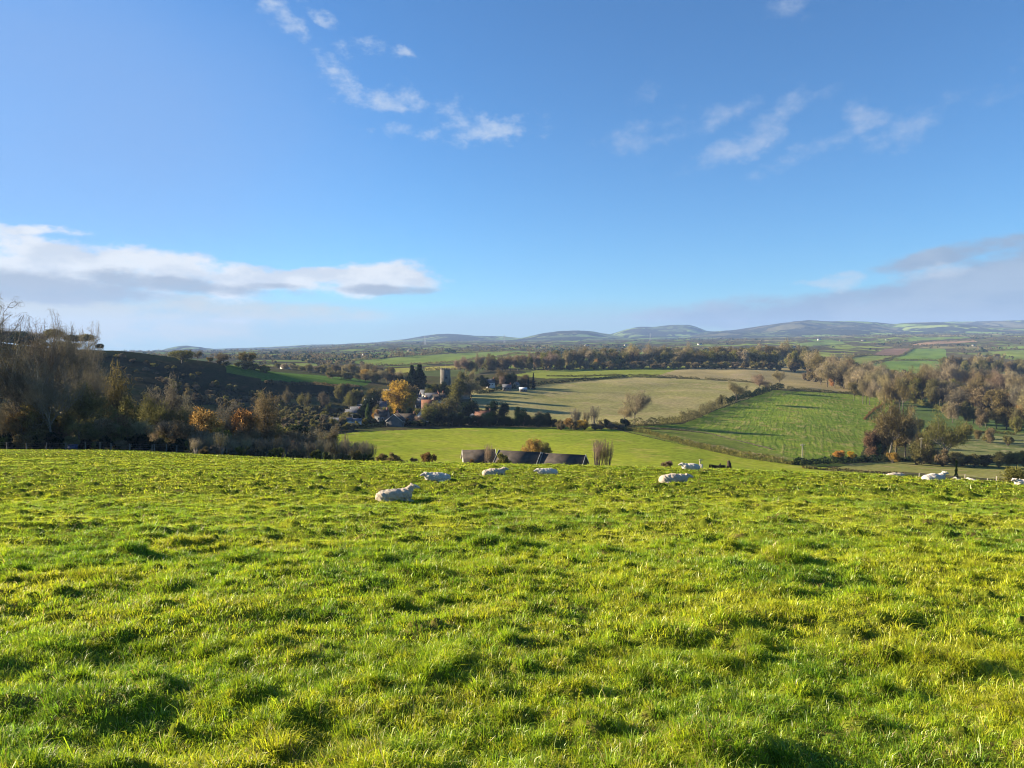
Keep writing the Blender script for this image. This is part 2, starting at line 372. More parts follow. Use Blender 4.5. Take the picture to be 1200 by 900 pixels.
# ---------------------------------------------------------------- land: one sheet cut into fields
def inpoly(px, py, poly):
    r = np.zeros(px.shape, bool)
    n = len(poly)
    for i in range(n):
        x0, y0 = poly[i]; x1, y1 = poly[(i + 1) % n]
        if y0 == y1: continue
        c = ((y0 > py) != (y1 > py)) & (px < (x1 - x0) * (py - y0) / (y1 - y0) + x0)
        r ^= c
    return r
G_ = dict(meadow=((.2, .235, .035), (.16, .2, .035), .02), )
FIELDS = [   # name, material, distance range, outline on the land as seen from the gate
 ('meadow', field_mat('meadow_turf', (.25, .285, .03), (.175, .225, .025), .018, (.28, .27, .055), .35, None, .1), 130, 460,
   [(-400, 620), (-400, 530), (210, 537), (380, 512), (420, 506), (500, 503), (560, 501), (650, 500.5), (700, 500), (728, 505), (780, 517), (840, 530), (905, 541), (960, 547), (1040, 556), (1300, 590), (1300, 640)]),
 ('verge', field_mat('verge_turf', (.15, .19, .035), (.1, .13, .03), .05, (.19, .17, .07), .6, None, .15), 150, 560,
   [(728, 502), (760, 503), (800, 505), (835, 509), (880, 521), (935, 538), (1010, 546), (940, 546), (870, 537), (800, 521), (740, 507)]),
 ('furrowed_field', field_mat('furrowed_turf', (.16, .218, .03), (.11, .17, .025), .03, (.22, .2, .06), .3, (.35, 2.2, .7, (.3, .265, .09)), .5), 240, 800,
   [(742, 500), (800, 497), (850, 477), (905, 457), (985, 461), (1050, 467), (1043, 480), (1030, 494), (1013, 520), (1008, 538), (950, 541), (890, 526), (838, 509), (800, 503)]),
 ('strip_field', field_mat('strip_turf', (.23, .22, .07), (.17, .18, .05), .03, (.27, .22, .1), .5, None, .1), 180, 420,
   [(965, 552), (1000, 543), (1060, 541), (1180, 543), (1400, 550), (1400, 566), (1160, 561), (1060, 553)]),
 ('bright_strip', field_mat('bright_turf', (.19, .235, .035), (.15, .2, .035), .03), 430, 800,
   [(560, 462), (585, 456), (690, 451.5), (712, 453), (700, 458), (620, 462), (575, 465)]),
 ('stubble_field', field_mat('stubble', (.29, .255, .115), (.215, .21, .075), .016, (.3, .25, .125), .35, (.5, 2.5, .3, (.2, .17, .08)), .1), 380, 900,
   [(545, 458), (600, 452), (660, 446), (740, 442), (850, 445.5), (890, 449), (906, 456), (855, 474), (800, 494), (742, 498), (690, 497), (640, 497), (590, 490), (560, 478)]),
 ('upper_pasture', field_mat('upper_turf', (.21, .24, .045), (.17, .2, .04), .015), 650, 1400,
   [(600, 440), (630, 434), (700, 430), (812, 429), (790, 434), (768, 441), (640, 443.5)]),
 ('upper_stubble', field_mat('upper_straw', (.3, .25, .12), (.24, .2, .09), .02, (.33, .26, .15)), 550, 1400,
   [(768, 441), (790, 434), (812, 429), (945, 429), (975, 440), (1010, 456), (985, 460), (905, 456), (880, 447)]),
 ('hillside', field_mat('bracken', (.02, .022, .012), (.015, .026, .011), .03, (.04, .034, .016), .5, None, .3), 300, 640,  # dark bracken, deepened further: the slope's shade is partly in this colour
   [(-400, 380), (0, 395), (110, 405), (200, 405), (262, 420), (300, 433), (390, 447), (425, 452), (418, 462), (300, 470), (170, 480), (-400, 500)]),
 ('hill_pasture', field_mat('hill_turf', (.085, .15, .025), (.06, .11, .02), .03), 400, 760,
   [(262, 418), (300, 424), (350, 432), (395, 439), (436, 447), (428, 452), (380, 449), (310, 446), (265, 436)]),
 ('shaded_pasture', field_mat('shade_toned_turf', (.1, .15, .045), (.08, .115, .04), .03), 300, 800,  # darker greens: the valley's shade is put into the turf colour
   [(1056, 466), (1100, 466), (1170, 486), (1240, 505), (1240, 522), (1100, 512), (1056, 505)]),
 ('tussock_field', field_mat('tussock', (.2, .2, .08), (.09, .12, .04), .06, (.24, .22, .11)), 250, 520,
   [(1120, 508), (1240, 508), (1240, 536), (1110, 532)]),
 ('far_pasture', field_mat('far_turf_a', (.16, .21, .045), (.13, .18, .04), .008), 900, 4000,
   [(405, 424), (450, 420), (520, 415), (600, 411), (640, 413), (622, 420), (560, 425), (500, 427), (440, 428)]),
 ('far_pasture', field_mat('far_turf_b', (.18, .24, .05), (.15, .2, .045), .008), 900, 4500,
   [(640, 420), (690, 417), (760, 412), (812, 410), (806, 415), (745, 420), (690, 424), (650, 424)]),
 ('far_pasture', field_mat('far_turf_c', (.26, .25, .06), (.22, .22, .05), .008), 700, 2000, [(448, 437), (452, 432), (486, 430.5), (486, 436.5)]),
 ('far_pasture', field_mat('far_turf_d', (.3, .27, .06), (.24, .22, .05), .008), 700, 2500, [(497, 434.5), (499, 430), (540, 428), (545, 433)]),
 ('far_ploughland', field_mat('far_plough', (.2, .13, .09), (.17, .115, .08), .01), 700, 4500, [(1022, 416), (1038, 408.5), (1068, 408.5), (1056, 417)]),
 ('far_pasture', field_mat('far_turf_e', (.21, .23, .06), (.15, .2, .05), .008), 600, 4500, [(985, 420), (1022, 416.5), (1054, 417.5), (1020, 428), (985, 428)]),
 ('far_pasture', field_mat('far_turf_f', (.15, .23, .05), (.13, .2, .045), .008), 600, 4500, [(1060, 416), (1072, 408.5), (1108, 408.5), (1110, 421.5), (1042, 422.5)]),
 ('far_pasture', field_mat('far_turf_g', (.145, .22, .05), (.12, .19, .045), .008), 500, 4500, [(1018, 429), (1040, 423.2), (1110, 422.5), (1115, 438), (1020, 436)]),
 ('far_ploughland', field_mat('far_plough_b', (.33, .22, .13), (.28, .19, .11), .006), 1500, 9000, [(1066, 403.5), (1100, 399.5), (1140, 398), (1145, 400.5), (1075, 404.5)]),
 ('far_pasture', field_mat('far_turf_h', (.19, .24, .055), (.16, .2, .05), .008), 600, 4500, [(1158, 412), (1200, 410), (1300, 409), (1300, 426), (1180, 421)]),
 ('far_pasture', field_mat('far_turf_i', (.15, .21, .05), (.12, .18, .045), .006), 2000, 9000, [(1066, 396), (1130, 394.5), (1150, 395.5), (1090, 398.5), (1064, 400)]),
 ('far_pasture', field_mat('far_turf_j', (.15, .21, .06), (.13, .18, .05), .006), 2000, 9000, [(930, 402), (985, 399.5), (992, 403), (940, 406)]),
 ('far_pasture', field_mat('far_turf_k', (.2, .23, .06), (.15, .19, .05), .008), 500, 1300, [(300, 428), (330, 426), (370, 425.5), (372, 428.5), (330, 431)]),
]
GRASS_SOIL = field_mat('pasture_turf', (.13, .155, .016), (.075, .1, .012), .9, (.14, .115, .035), 7.0, None, .04)
us = np.concatenate([np.linspace(-8, -1.3, 14)[:-1], np.linspace(-1.3, -.76, 61)[:-1], np.linspace(-.76, .76, 981), np.linspace(.76, 1.3, 61)[1:], np.linspace(1.3, 8, 14)[1:]])
def sheet(us, ds, zf):
    U, D = np.meshgrid(us, ds)
    X = U * D
    return X, D, zf(X, D)
def grid_quads(nr, nc):
    i = np.arange(nr * nc).reshape(nr, nc)
    return np.stack([i[:-1, :-1], i[:-1, 1:], i[1:, 1:], i[1:, :-1]], -1).reshape(-1, 4)
# the near pasture, its tussocks modelled
ds = np.exp(np.linspace(math.log(1.6), math.log(130), 560))
X, Y, Z = sheet(us, ds, groundb)
V = np.stack([X, Y, Z], -1).reshape(-1, 3)
Q = grid_quads(len(ds), len(us))
yb = np.array([-60., -30, -15, -8, -4, -2, 0, 1.0, 1.6])     # the same field behind the camera
ub = us * 1.6
XB, YB = np.meshgrid(ub, yb)
wide = np.clip((1.6 - YB) / 20, 0, 3)
XB = XB * (1 + wide)
ZB = groundb(XB, YB)
ZB = ZB - np.clip(1.6 - YB, 0, 1) * 0
VB = np.stack([XB, YB, ZB], -1).reshape(-1, 3)
nb = len(V)
keep = slice(0, None)
pas = link('pasture', make_mesh('pasture', np.concatenate([V, VB]), None, np.concatenate([Q, grid_quads(len(yb), len(ub)) + nb]), [GRASS_SOIL], smooth=True))
tag(pas, kind='structure')
# everything beyond the brow
us2 = us[(us > -1.31) & (us < 1.31)]
ds2 = np.exp(np.linspace(math.log(130), math.log(12800), 760))
X, Y, Z = sheet(us2, ds2, groundb)
V = np.stack([X, Y, Z], -1).reshape(-1, 3)
Q = grid_quads(len(ds2), len(us2))
C = V[Q].mean(1)
cpx, cpy = proj(C[:, 0], C[:, 1], C[:, 2])
wob = vnoise(C[:, 0] / 14, C[:, 1] / 14, 5) * np.clip(700 / C[:, 1], .15, 1.2)
reg = np.full(len(Q), -1)
for k, (nm, mt, d0, d1, poly) in enumerate(FIELDS):
    s = (C[:, 1] >= d0) & (C[:, 1] <= d1)
    idx = np.nonzero(s)[0]
    hit = inpoly(cpx[idx] + wob[idx], cpy[idx] + wob[idx] * .25, poly)
    reg[idx[hit]] = k
LAND = patch_mat('farmland', 330, [(.17, .22, .045), (.11, .14, .04), (.14, .2, .045), (.19, .17, .08), (.19, .23, .05), (.1, .12, .04)], [(.1, .08, .045), (.05, .052, .025)], .48, .07)
NEARLAND = field_mat('rough_ground', (.06, .07, .024), (.07, .06, .03), .05, (.035, .042, .015), .5, None, .2)
def cut(name, mask, mat):
    q = Q[mask]
    if not len(q): return
    used, inv = np.unique(q, return_inverse=True)
    o = link(name, make_mesh(name, V[used], None, inv.reshape(-1, 4), [mat], smooth=True))
    tag(o, kind='structure')
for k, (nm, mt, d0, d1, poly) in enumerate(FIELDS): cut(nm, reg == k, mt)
cut('valley_floor', (reg < 0) & (C[:, 1] < 850), NEARLAND)
cut('far_plain', (reg < 0) & (C[:, 1] >= 850), LAND)

# ---------------------------------------------------------------- far hills
HILLMAT = patch_mat('hill_land', 520, [(.2, .27, .06), (.12, .15, .05), (.24, .29, .07), (.13, .12, .06), (.17, .24, .06)], [(.05, .045, .028), (.03, .036, .02)], .47, .05)
HILLS = [
 (7400, 1700, [(150, 414), (180, 411.5), (196, 408.5), (207, 405.5), (218, 404.8), (230, 406), (242, 408), (255, 410), (290, 413)]),
 (9400, 2600, [(200, 415), (240, 410.5), (262, 408.5), (300, 407.5), (340, 405.5), (372, 403.6), (400, 403.5), (430, 402.5), (465, 399), (490, 395.5), (515, 392), (532, 392), (560, 394), (590, 394.8), (620, 398), (680, 402)]),
 (8200, 2300, [(560, 404), (590, 399), (612, 396), (635, 390.5), (655, 388), (676, 387), (692, 387.6), (706, 390.5), (722, 392.5), (750, 393), (790, 395), (840, 400)]),
 (10200, 2600, [(690, 398), (715, 392), (733, 386.5), (748, 383.3), (765, 383.5), (790, 380.8), (806, 380.5), (816, 383), (828, 388), (850, 389.5), (900, 394)]),
 (9000, 2800, [(780, 398), (830, 388.8), (860, 386.5), (890, 382), (912, 379), (932, 376.3), (945, 375.3), (965, 376.5), (1000, 376.3), (1020, 377), (1045, 379.5), (1070, 377.8), (1100, 377.5), (1130, 379.5), (1180, 383), (1300, 390)]),
 (11000, 2600, [(1020, 385), (1080, 379), (1140, 377), (1180, 375.5), (1215, 375), (1350, 376), (1500, 380)]),
 (7800, 1800, [(860, 398), (920, 390), (960, 386.5), (1010, 386), (1060, 388), (1120, 387), (1190, 386), (1300, 388), (1400, 392)]),
]
for hi, (D0, half, sky) in enumerate(HILLS):
    px = np.arange(sky[0][0], sky[-1][0] + .1, 1.6)
    sp = np.array(sky, float)
    py = np.interp(px, sp[:, 0], sp[:, 1])
    ker = np.ones(5) / 5
    py[2:-2] = np.convolve(py, ker, 'valid')
    nd = 110
    dd = np.linspace(D0 - half, min(D0 + half * .8, 12600), nd)
    s = np.where(dd < D0, (dd - (D0 - half)) / half, 1 - (dd - D0) / (half * .8) * .8)
    prof = np.clip(s, 0, 1); prof = prof * prof * (3 - 2 * prof)
    PX, DD = np.meshgrid(px, dd)
    XX = (PX - 600) / F * DD
    base = ground(XX, DD) - 3
    top = -D0 * np.array([float(ray(600, p)[1]) for p in py])
    bz = ground((px - 600) / F * D0, np.full(len(px), float(D0)))
    rise = np.maximum(top - bz, 0)
    edge = np.clip(np.minimum(px - px[0], px[-1] - px) / 14, 0, 1)
    n = fbm(XX / 520, DD / 900, 60 + hi, 4)
    pr = prof[:, None] * (1 + .42 * n * (1 - prof[:, None]) * 2)
    ZZ = base + rise[None] * np.clip(pr, 0, 1.02) + n * 7 * prof[:, None] * (prof[:, None] < .985) - (1 - edge)[None] * 12
    ZZ = ZZ + vnoise(XX / 60, DD / 60, 90 + hi) * 3.5 * (prof[:, None] > .05)
    o = link('hills', make_mesh('hills', np.stack([XX, DD, ZZ], -1).reshape(-1, 3), None, grid_quads(nd, len(px)), [HILLMAT], smooth=True))
    tag(o, kind='structure')

# ---------------------------------------------------------------- grass of the near pasture: one countless mass
GM, nt, out = nodes_of('grass_blade')
att = N(nt, 'ShaderNodeAttribute', attribute_name='tint').outputs[0]
d_ = N(nt, 'ShaderNodeBsdfDiffuse', {'Color': att})
t_n = N(nt, 'ShaderNodeBsdfTranslucent', {'Color': att})
g_ = N(nt, 'ShaderNodeBsdfGlossy', {'Color': (1, 1, 1, 1), 'Roughness': .42})
mx = N(nt, 'ShaderNodeMixShader', {0: .48, 1: d_.outputs[0], 2: t_n.outputs[0]})
mx2 = N(nt, 'ShaderNodeMixShader', {0: .03, 1: mx.outputs[0], 2: g_.outputs[0]})
nt.links.new(mx2.outputs[0], out.inputs[0])
def blades(n, d0, d1, umax, ln, wd, seed, segs):
    r = np.random.default_rng(seed)
    # even over the ground between d0 and d1
    d = np.sqrt(r.uniform(d0 * d0, d1 * d1, n))
    side_ = {1: 3.6, 2: 3.6, 3: 3.2}.get(seed, 2.0)          # the turf runs on to both sides of the view
    x = r.uniform(-1, 1, n) * (umax * d + side_); y = d
    cell = {1: .115, 2: .15, 3: .24, 4: .42, 5: .8}[seed]
    ix, iy = np.floor(x / cell), np.floor(y / cell)
    best = np.full(n, 9.); bx = np.zeros(n); by = np.zeros(n); bi = np.zeros(n); bj = np.zeros(n)
    for dx in (-1, 0, 1):
        for dy in (-1, 0, 1):
            jx, jy = ix + dx, iy + dy
            ex = x / cell - (jx + .5 + .48 * _hash(jx, jy, 500)); ey = y / cell - (jy + .5 + .48 * _hash(jx, jy, 501))
            q = np.hypot(ex, ey); m_ = q < best
            best = np.where(m_, q, best); bx = np.where(m_, ex, bx); by = np.where(m_, ey, by); bi = np.where(m_, jx, bi); bj = np.where(m_, jy, bj)
    ch = _hash(bi, bj, 502)
    keepm = (r.uniform(0, 1, n) < 1.15 * np.exp(-(best / .52) ** 2) * (.75 + .4 * ch)) | (r.uniform(0, 1, n) < .16)
    x, y, best, bx, by, ch, bi, bj = [a[keepm] for a in (x, y, best, bx, by, ch, bi, bj)]; n = len(x); d = y
    cl = ch
    n1 = vnoise(x / .95, y / .8, 21)
    th_, tgx, tgy = tussock(x, y); tus = np.clip(th_ / .12, 0, 1.3)
    z = groundb(x, y)
    L = ln * r.lognormal(0, .36, n) * (.75 + .6 * tus) * (1 + .38 * ch) * (1.15 - .5 * np.clip(best, 0, 1))
    W = wd * r.uniform(.6, 1.4, n)
    th0 = 2.6 * fbm(x / .45, y / .45, 41, 2) + r.normal(0, .9, n) - .4
    th0 = np.where(r.uniform(0, 1, n) < .7, np.arctan2(by, bx) + r.normal(0, .55, n), th0)
    th0 = np.where((tus > .1) & (r.uniform(0, 1, n) < .5), np.arctan2(tgy, tgx) + r.normal(0, .6, n), th0)
    lean = np.clip(r.normal(.6, .34, n) + .7 * best + .15 * np.hypot(tgx, tgy) * (tus > .1), .05, 1.45)          # from upright
    dirx, diry = np.cos(th0), np.sin(th0)
    bend = r.uniform(.25, 1.1, n)
    s1 = np.sin(lean * .55); c1 = np.cos(lean * .55)
    a2 = np.minimum(lean + bend, 2.1)
    s2 = np.sin(a2); c2 = np.cos(a2)
    mid = np.stack([x + dirx * s1 * L * .5, y + diry * s1 * L * .5, z + c1 * L * .5], 1)
    tip = mid + np.stack([dirx * s2 * L * .5, diry * s2 * L * .5, c2 * L * .5], 1)
    ph = r.uniform(0, math.pi, n)
    sx, sy = np.cos(ph) * W * .5, np.sin(ph) * W * .5
    side = np.stack([sx, sy, np.zeros(n)], 1)
    base = np.stack([x, y, z - .01], 1)
    # colour of each blade: fresh, yellowed, deep green, dead straw
    pal = np.array([(.335, .46, .016), (.5, .53, .024), (.18, .32, .016), (.5, .44, .16), (.3, .22, .06)])
    mix = .8 * fbm(x / 1.7, y / 1.7, 71, 3) + r.normal(0, .3, n) + .55 * _hash(bi, bj, 503)
    kind = np.where(mix > .35, 1, np.where(mix < -.5, 2, 0))
    dead = r.uniform(0, 1, n) < .035 + .1 * np.clip(fbm(x / .8, y / .8, 77, 2), 0, 1)
    kind = np.where(dead, np.where(r.uniform(0, 1, n) < .6, 3, 4), kind)
    colr = pal[kind] * r.uniform(.7, 1.22, (n, 1)) * (1 + .22 * _hash(bi, bj, 504))[:, None]
    if segs == 2:
        v = np.stack([base - side, base + side, mid + side * .8, mid - side * .8, tip], 1).reshape(-1, 3)
        k = np.arange(n)[:, None] * 5
        return v, k + np.array([[3, 2, 4]]), k + np.array([[0, 1, 2, 3]]), np.repeat(colr, 5, 0)
    v = np.stack([base - side, base + side, tip], 1).reshape(-1, 3)
    k = np.arange(n)[:, None] * 3
    return v, k + np.array([[0, 1, 2]]), np.zeros((0, 4), int), np.repeat(colr, 3, 0)
parts = [blades(900000, 1.6, 6.0, .9, .066, .0042, 1, 2), blades(860000, 6.0, 12.0, .8, .068, .0062, 2, 2),
         blades(780000, 12.0, 24.0, .78, .078, .0115, 3, 1), blades(560000, 24.0, 62.0, .78, .09, .026, 4, 1), blades(200000, 60.0, 126.0, .8, .11, .06, 5, 1)]
x_ = np.random.default_rng(5)
vs, ts, qs, cs, off = [], [], [], [], 0
for v, t, q, c in parts:
    vs.append(v); ts.append(t + off); qs.append(q + off); cs.append(c); off += len(v)
gr = link('grass', make_mesh('grass', np.concatenate(vs), np.concatenate(ts), np.concatenate(qs), [GM], colors=np.concatenate(cs)))
tag(gr, 'short tufted green grass covering the near sheep pasture', 'grass', kind='stuff')
# ---------------------------------------------------------------- trees
def tri_cloud(P, size, r, elong=1.0, up=0.0, out=None):
    """one small triangle (leaf spray or twig) at each point"""
    n = len(P)
    d = r.normal(0, 1, (n, 3))
    if out is not None: d = d * .8 + out * up
    else: d[:, 2] += up
    d /= np.linalg.norm(d, axis=1, keepdims=True) + 1e-9
    e = np.cross(d, r.normal(0, 1, (n, 3))); e /= np.linalg.norm(e, axis=1, keepdims=True) + 1e-9
    s = size * r.uniform(.6, 1.4, (n, 1))
    a = P - d * s * elong * .5 + e * s * .5
    b = P - d * s * elong * .5 - e * s * .5
    c = P + d * s * elong * .5 + e * s * r.uniform(-.3, .3, (n, 1))
    v = np.stack([a, b, c], 1).reshape(-1, 3)
    return v, np.arange(3 * n).reshape(-1, 3)
def skeleton(seed, H, R, trunk=.28, n1=6, levels=3, up=.25, wob=.22, r0=None, nk=(5, 5, 4)):
    """trunk, limbs, branches and twigs of a leafless tree: segments and the twig tips"""
    r = np.random.default_rng(seed)
    segs, tips = [], []
    r0 = r0 or H * .022
    def grow(p, d, L, rad0, lev):
        k = 4 if lev < 2 else 3
        pts = [p]
        for i in range(k):
            d = d + r.normal(0, wob, 3) * (.6 if lev == 0 else 1); d[2] += up * (.5 if lev == 0 else .35)
            d = d / np.linalg.norm(d)
            pts.append(pts[-1] + d * L / k)
        end = .62 if lev == 0 else .3
        for i in range(k):
            a, b = rad0 * (1 - (1 - end) * i / k), rad0 * (1 - (1 - end) * (i + 1) / k)
            segs.append((pts[i], pts[i + 1], a, b, lev))
        if lev == levels:
            tips.append((pts[-1], d)); tips.append((pts[-2], d))
            return
        nc = n1 if lev == 0 else nk[lev - 1]
        for c in range(nc):
            t = r.uniform(.72, 1.0) if lev == 0 else r.uniform(.3, 1.0)
            if c == 0: t = 1.0
            x = t * k; i = min(int(x), k - 1)
            q = pts[i] + (pts[i + 1] - pts[i]) * (x - i)
            ph = c * 2.4 + r.uniform(0, 1.5)
            dirb = (pts[i + 1] - pts[i]); dirb /= np.linalg.norm(dirb)
            s = np.array([math.cos(ph), math.sin(ph), 0]) + r.normal(0, .25, 3)
            spread = r.uniform(.55, 1.0) if lev == 0 else r.uniform(.5, .95)
            if c == 0: spread *= .4
            nd = dirb * (1 - spread * .45) + s * spread; nd[2] = nd[2] if nd[2] > 0 else nd[2] * .3 + .12; nd /= np.linalg.norm(nd)
            grow(q, nd, L * r.uniform(.55, .85) * (1.6 if lev == 0 else 1) * (1.0 if lev else .95), rad0 * r.uniform(.42, .6), lev + 1)
    grow(np.zeros(3), np.array([r.normal(0, .05), r.normal(0, .05), 1.0]), H * trunk, r0, 0)
    P0 = np.array([s[0] for s in segs]); P1 = np.array([s[1] for s in segs])
    A = np.array([s[2] for s in segs]); B = np.array([s[3] for s in segs]); LV = np.array([s[4] for s in segs])
    T = np.array([t[0] for t in tips]); TD = np.array([t[1] for t in tips])
    hz = max(np.percentile(T[:, 2], 88), .1); rx = np.percentile(np.hypot(P1[:, 0], P1[:, 1]), 97)
    S = np.array([R / rx, R / rx, H * .9 / hz])
    return P0 * S, P1 * S, A, B, LV, T * S, TD
def lobes(r, H, R, base, n, flat=1.0):
    """centres and radii of the masses of a crown"""
    L = []
    hc, hh = (H + base) / 2, (H - base) / 2
    for i in range(n):
        while True:
            p = r.uniform(-1, 1, 3)
            if np.dot(p, p) < 1 and np.linalg.norm(p) > .25: break
        s = r.uniform(.26, .44)
        p = p * (1 - s * .75)
        L.append((np.array([p[0] * R, p[1] * R, hc + p[2] * hh * flat]), s * R, s * hh))
    return L
def crown_points(r, L, n):
    w = np.array([a[1] ** 2 * a[2] for a in L]) ** .7; w /= w.sum()
    out, dirs = [], []
    for (c, rr, rz), k in zip(L, r.multinomial(n, w)):
        d = r.normal(0, 1, (k, 3)); d /= np.linalg.norm(d, axis=1, keepdims=True) + 1e-9
        q = r.uniform(0, 1, (k, 1)) ** .42 * r.uniform(.85, 1.18, (k, 1))
        out.append(c + d * q * np.array([rr, rr, rz])); dirs.append(d)
    return np.concatenate(out), np.concatenate(dirs)
PROTO = {}
def proto(style, seed):
    """(trunk mesh, crown mesh, height, radius) of one form of tree, made once"""
    key = (style, seed)
    if key in PROTO: return PROTO[key]
    r = np.random.default_rng(seed * 101 + sum(map(ord, style)))
    tr, cr = MB(), MB()
    if style == 'bare':                       # near leafless tree, every limb modelled
        H, R = 20.0, 7.5
        P0, P1, A, B, LV, T, TD = skeleton(seed, H, R, .2, 8, 4, .36, .24, .42, (5, 4, 3, 3))
        tr.tubes(P0[LV < 2], P1[LV < 2], A[LV < 2], B[LV < 2], 6); tr.tubes(P0[LV >= 2], P1[LV >= 2], np.maximum(A[LV >= 2], .04), np.maximum(B[LV >= 2], .026), 4)
        k = np.repeat(np.arange(len(T)), max(2, 13000 // len(T)))
        Pt = T[k] + r.normal(0, .38, (len(k), 3)) * np.array([1, 1, .9])
        v, t = tri_cloud(Pt, .038, r, 24, 1.1, TD[k]); cr.add(v, t)
    elif style == 'fuzz':                     # leafless tree seen from afar: limbs and a haze of twigs
        H, R = 16.0, 6.6
        P0, P1, A, B, LV, T, TD = skeleton(seed, H, R, .2, 6, 2, .5, .2, .36, (6, 5))
        tr.tubes(P0, P1, np.maximum(A, .07), np.maximum(B, .05), 4)
        k = np.repeat(np.arange(len(T)), max(1, 4200 // len(T)))
        Pt = T[k] + r.normal(0, .95, (len(k), 3))
        Pt[:, 2] = np.maximum(Pt[:, 2], 1.2)
        v, t = tri_cloud(Pt, .15, r, 9, 1.1, TD[k]); cr.add(v, t)
    elif style in ('leafy', 'dark', 'thin'):
        H, R = 15.0, 7.0
        base = dict(leafy=1.2, dark=.3, thin=1.0)[style]
        L = lobes(r, H, R, base, dict(leafy=22, dark=20, thin=17)[style])
        n = dict(leafy=5200, dark=5200, thin=3000)[style]
        Pt, D = crown_points(r, L, n)
        v, t = tri_cloud(Pt, .42 if style != 'thin' else .34, r, 1.5 if style != 'thin' else 3.2, .6, D); cr.add(v, t)
        hub = np.array([0, 0, H * .24])
        p0 = [np.array([0, 0, -.4])] + [hub] * len(L); p1 = [hub] + [l[0] for l in L]
        tr.tubes(p0, p1, [.42] + [.2] * len(L), [.32] + [.05] * len(L), 5)
    elif style == 'cypress':
        H, R = 16.0, 3.4
        h = r.uniform(0, 1, 4200) ** .85
        rr = R * np.sin(np.clip(h * 1.02 + .1, 0, 1) * math.pi * .93) ** .6 * (1 - .35 * h) * r.uniform(.5, 1.1, 4200)
        ph = r.uniform(0, 2 * math.pi, 4200)
        rr = rr * (1 + .25 * np.sin(ph * 3 + h * 9))
        Pt = np.stack([rr * np.cos(ph), rr * np.sin(ph), .3 + h * (H - .5)], 1)
        v, t = tri_cloud(Pt, .42, r, 2.0, 1.6); cr.add(v, t)
        tr.tubes([[0, 0, -.4]], [[0, 0, H * .8]], [.35], [.08], 6)
    elif style == 'conifer':
        H, R = 14.0, 3.4
        h = r.uniform(0, 1, 3200) ** 1.3
        tier = .75 + .3 * np.sin(h * 44)
        rr = R * (1 - h) ** .85 * tier * r.uniform(.35, 1.05, 3200) + .12
        ph = r.uniform(0, 2 * math.pi, 3200)
        Pt = np.stack([rr * np.cos(ph), rr * np.sin(ph), .8 + h * (H - .9) - rr * .18], 1)
        v, t = tri_cloud(Pt, .36, r, 2.2, .2, np.stack([np.cos(ph), np.sin(ph), np.full(3200, -.3)], 1)); cr.add(v, t)
        tr.tubes([[0, 0, -.4]], [[0, 0, H * .95]], [.28], [.04], 6)
    elif style == 'pine':                     # old pine: bare leaning stem, flat dark head
        H, R = 15.0, 6.5
        P0, P1, A, B, LV, T, TD = skeleton(seed, H, R, .42, 6, 2, .12, .2, .38, (5, 4))
        tr.tubes(P0, P1, np.maximum(A, .06), np.maximum(B, .05), 5)
        L = [(np.array([math.cos(a) * q * R, math.sin(a) * q * R, H * (.74 + .16 * (1 - q)) + r.uniform(-1.2, .8)]), R * .36, 2.3) for a, q in zip(r.uniform(0, 6.3, 15), r.uniform(.05, .72, 15))]
        Pt, D = crown_points(r, L, 4200)
        v, t = tri_cloud(Pt, .4, r, 1.8, .5, D); cr.add(v, t)
    elif style == 'sapling':                  # young whippy tree, stems fanning straight up
        H, R = 6.0, 1.6
        n = 26
        ph = r.uniform(0, 2 * math.pi, n); q = r.uniform(.1, 1, n)
        b0 = np.stack([.25 * q * np.cos(ph), .25 * q * np.sin(ph), np.full(n, -.2)], 1)
        m = np.stack([.6 * R * q * np.cos(ph), .6 * R * q * np.sin(ph), H * r.uniform(.35, .5, n)], 1)
        e = np.stack([R * q * np.cos(ph + .3), R * q * np.sin(ph + .3), H * r.uniform(.72, 1.0, n)], 1)
        tr.tubes(b0, m, np.full(n, .045), np.full(n, .03), 4); tr.tubes(m, e, np.full(n, .03), np.full(n, .014), 4)
        k = r.integers(0, n, 900); f = r.uniform(.1, 1, (900, 1))
        Pt = m[k] + (e[k] - m[k]) * f + r.normal(0, .16, (900, 3))
        dd = (e[k] - m[k]); dd /= np.linalg.norm(dd, axis=1, keepdims=True)
        v, t = tri_cloud(Pt, .04, r, 15, 2.5, dd); cr.add(v, t)
    elif style == 'bush':
        H, R = 4.0, 2.4
        L = lobes(r, H, R, .1, 13)
        L = [(np.array([c[0], c[1], max(c[2], .5)]), a, b) for c, a, b in L]
        Pt, D = crown_points(r, L, 2400); Pt[:, 2] = np.abs(Pt[:, 2])
        v, t = tri_cloud(Pt, .22, r, 1.9, .7, D); cr.add(v, t)
        tr.tubes([[0, 0, -.3]] * len(L), [l[0] for l in L], [.09] * len(L), [.03] * len(L), 4)
    PROTO[key] = (tr, cr, H, R, {})
    return PROTO[key]
NV = dict(bare=4, fuzz=5, leafy=4, dark=4, thin=4, cypress=2, conifer=2, pine=3, sapling=4, bush=5)
NAME = dict(bare='bare_tree', fuzz='bare_tree', leafy='broadleaf_tree', dark='evergreen_tree', thin='autumn_tree', cypress='cypress_tree', conifer='conifer_tree', pine='pine_tree', sapling='sapling', bush='shrub')
CAT = dict(bare='tree', fuzz='tree', leafy='tree', dark='tree', thin='tree', cypress='tree', conifer='tree', pine='tree', sapling='sapling', bush='shrub')
_tc = [0]
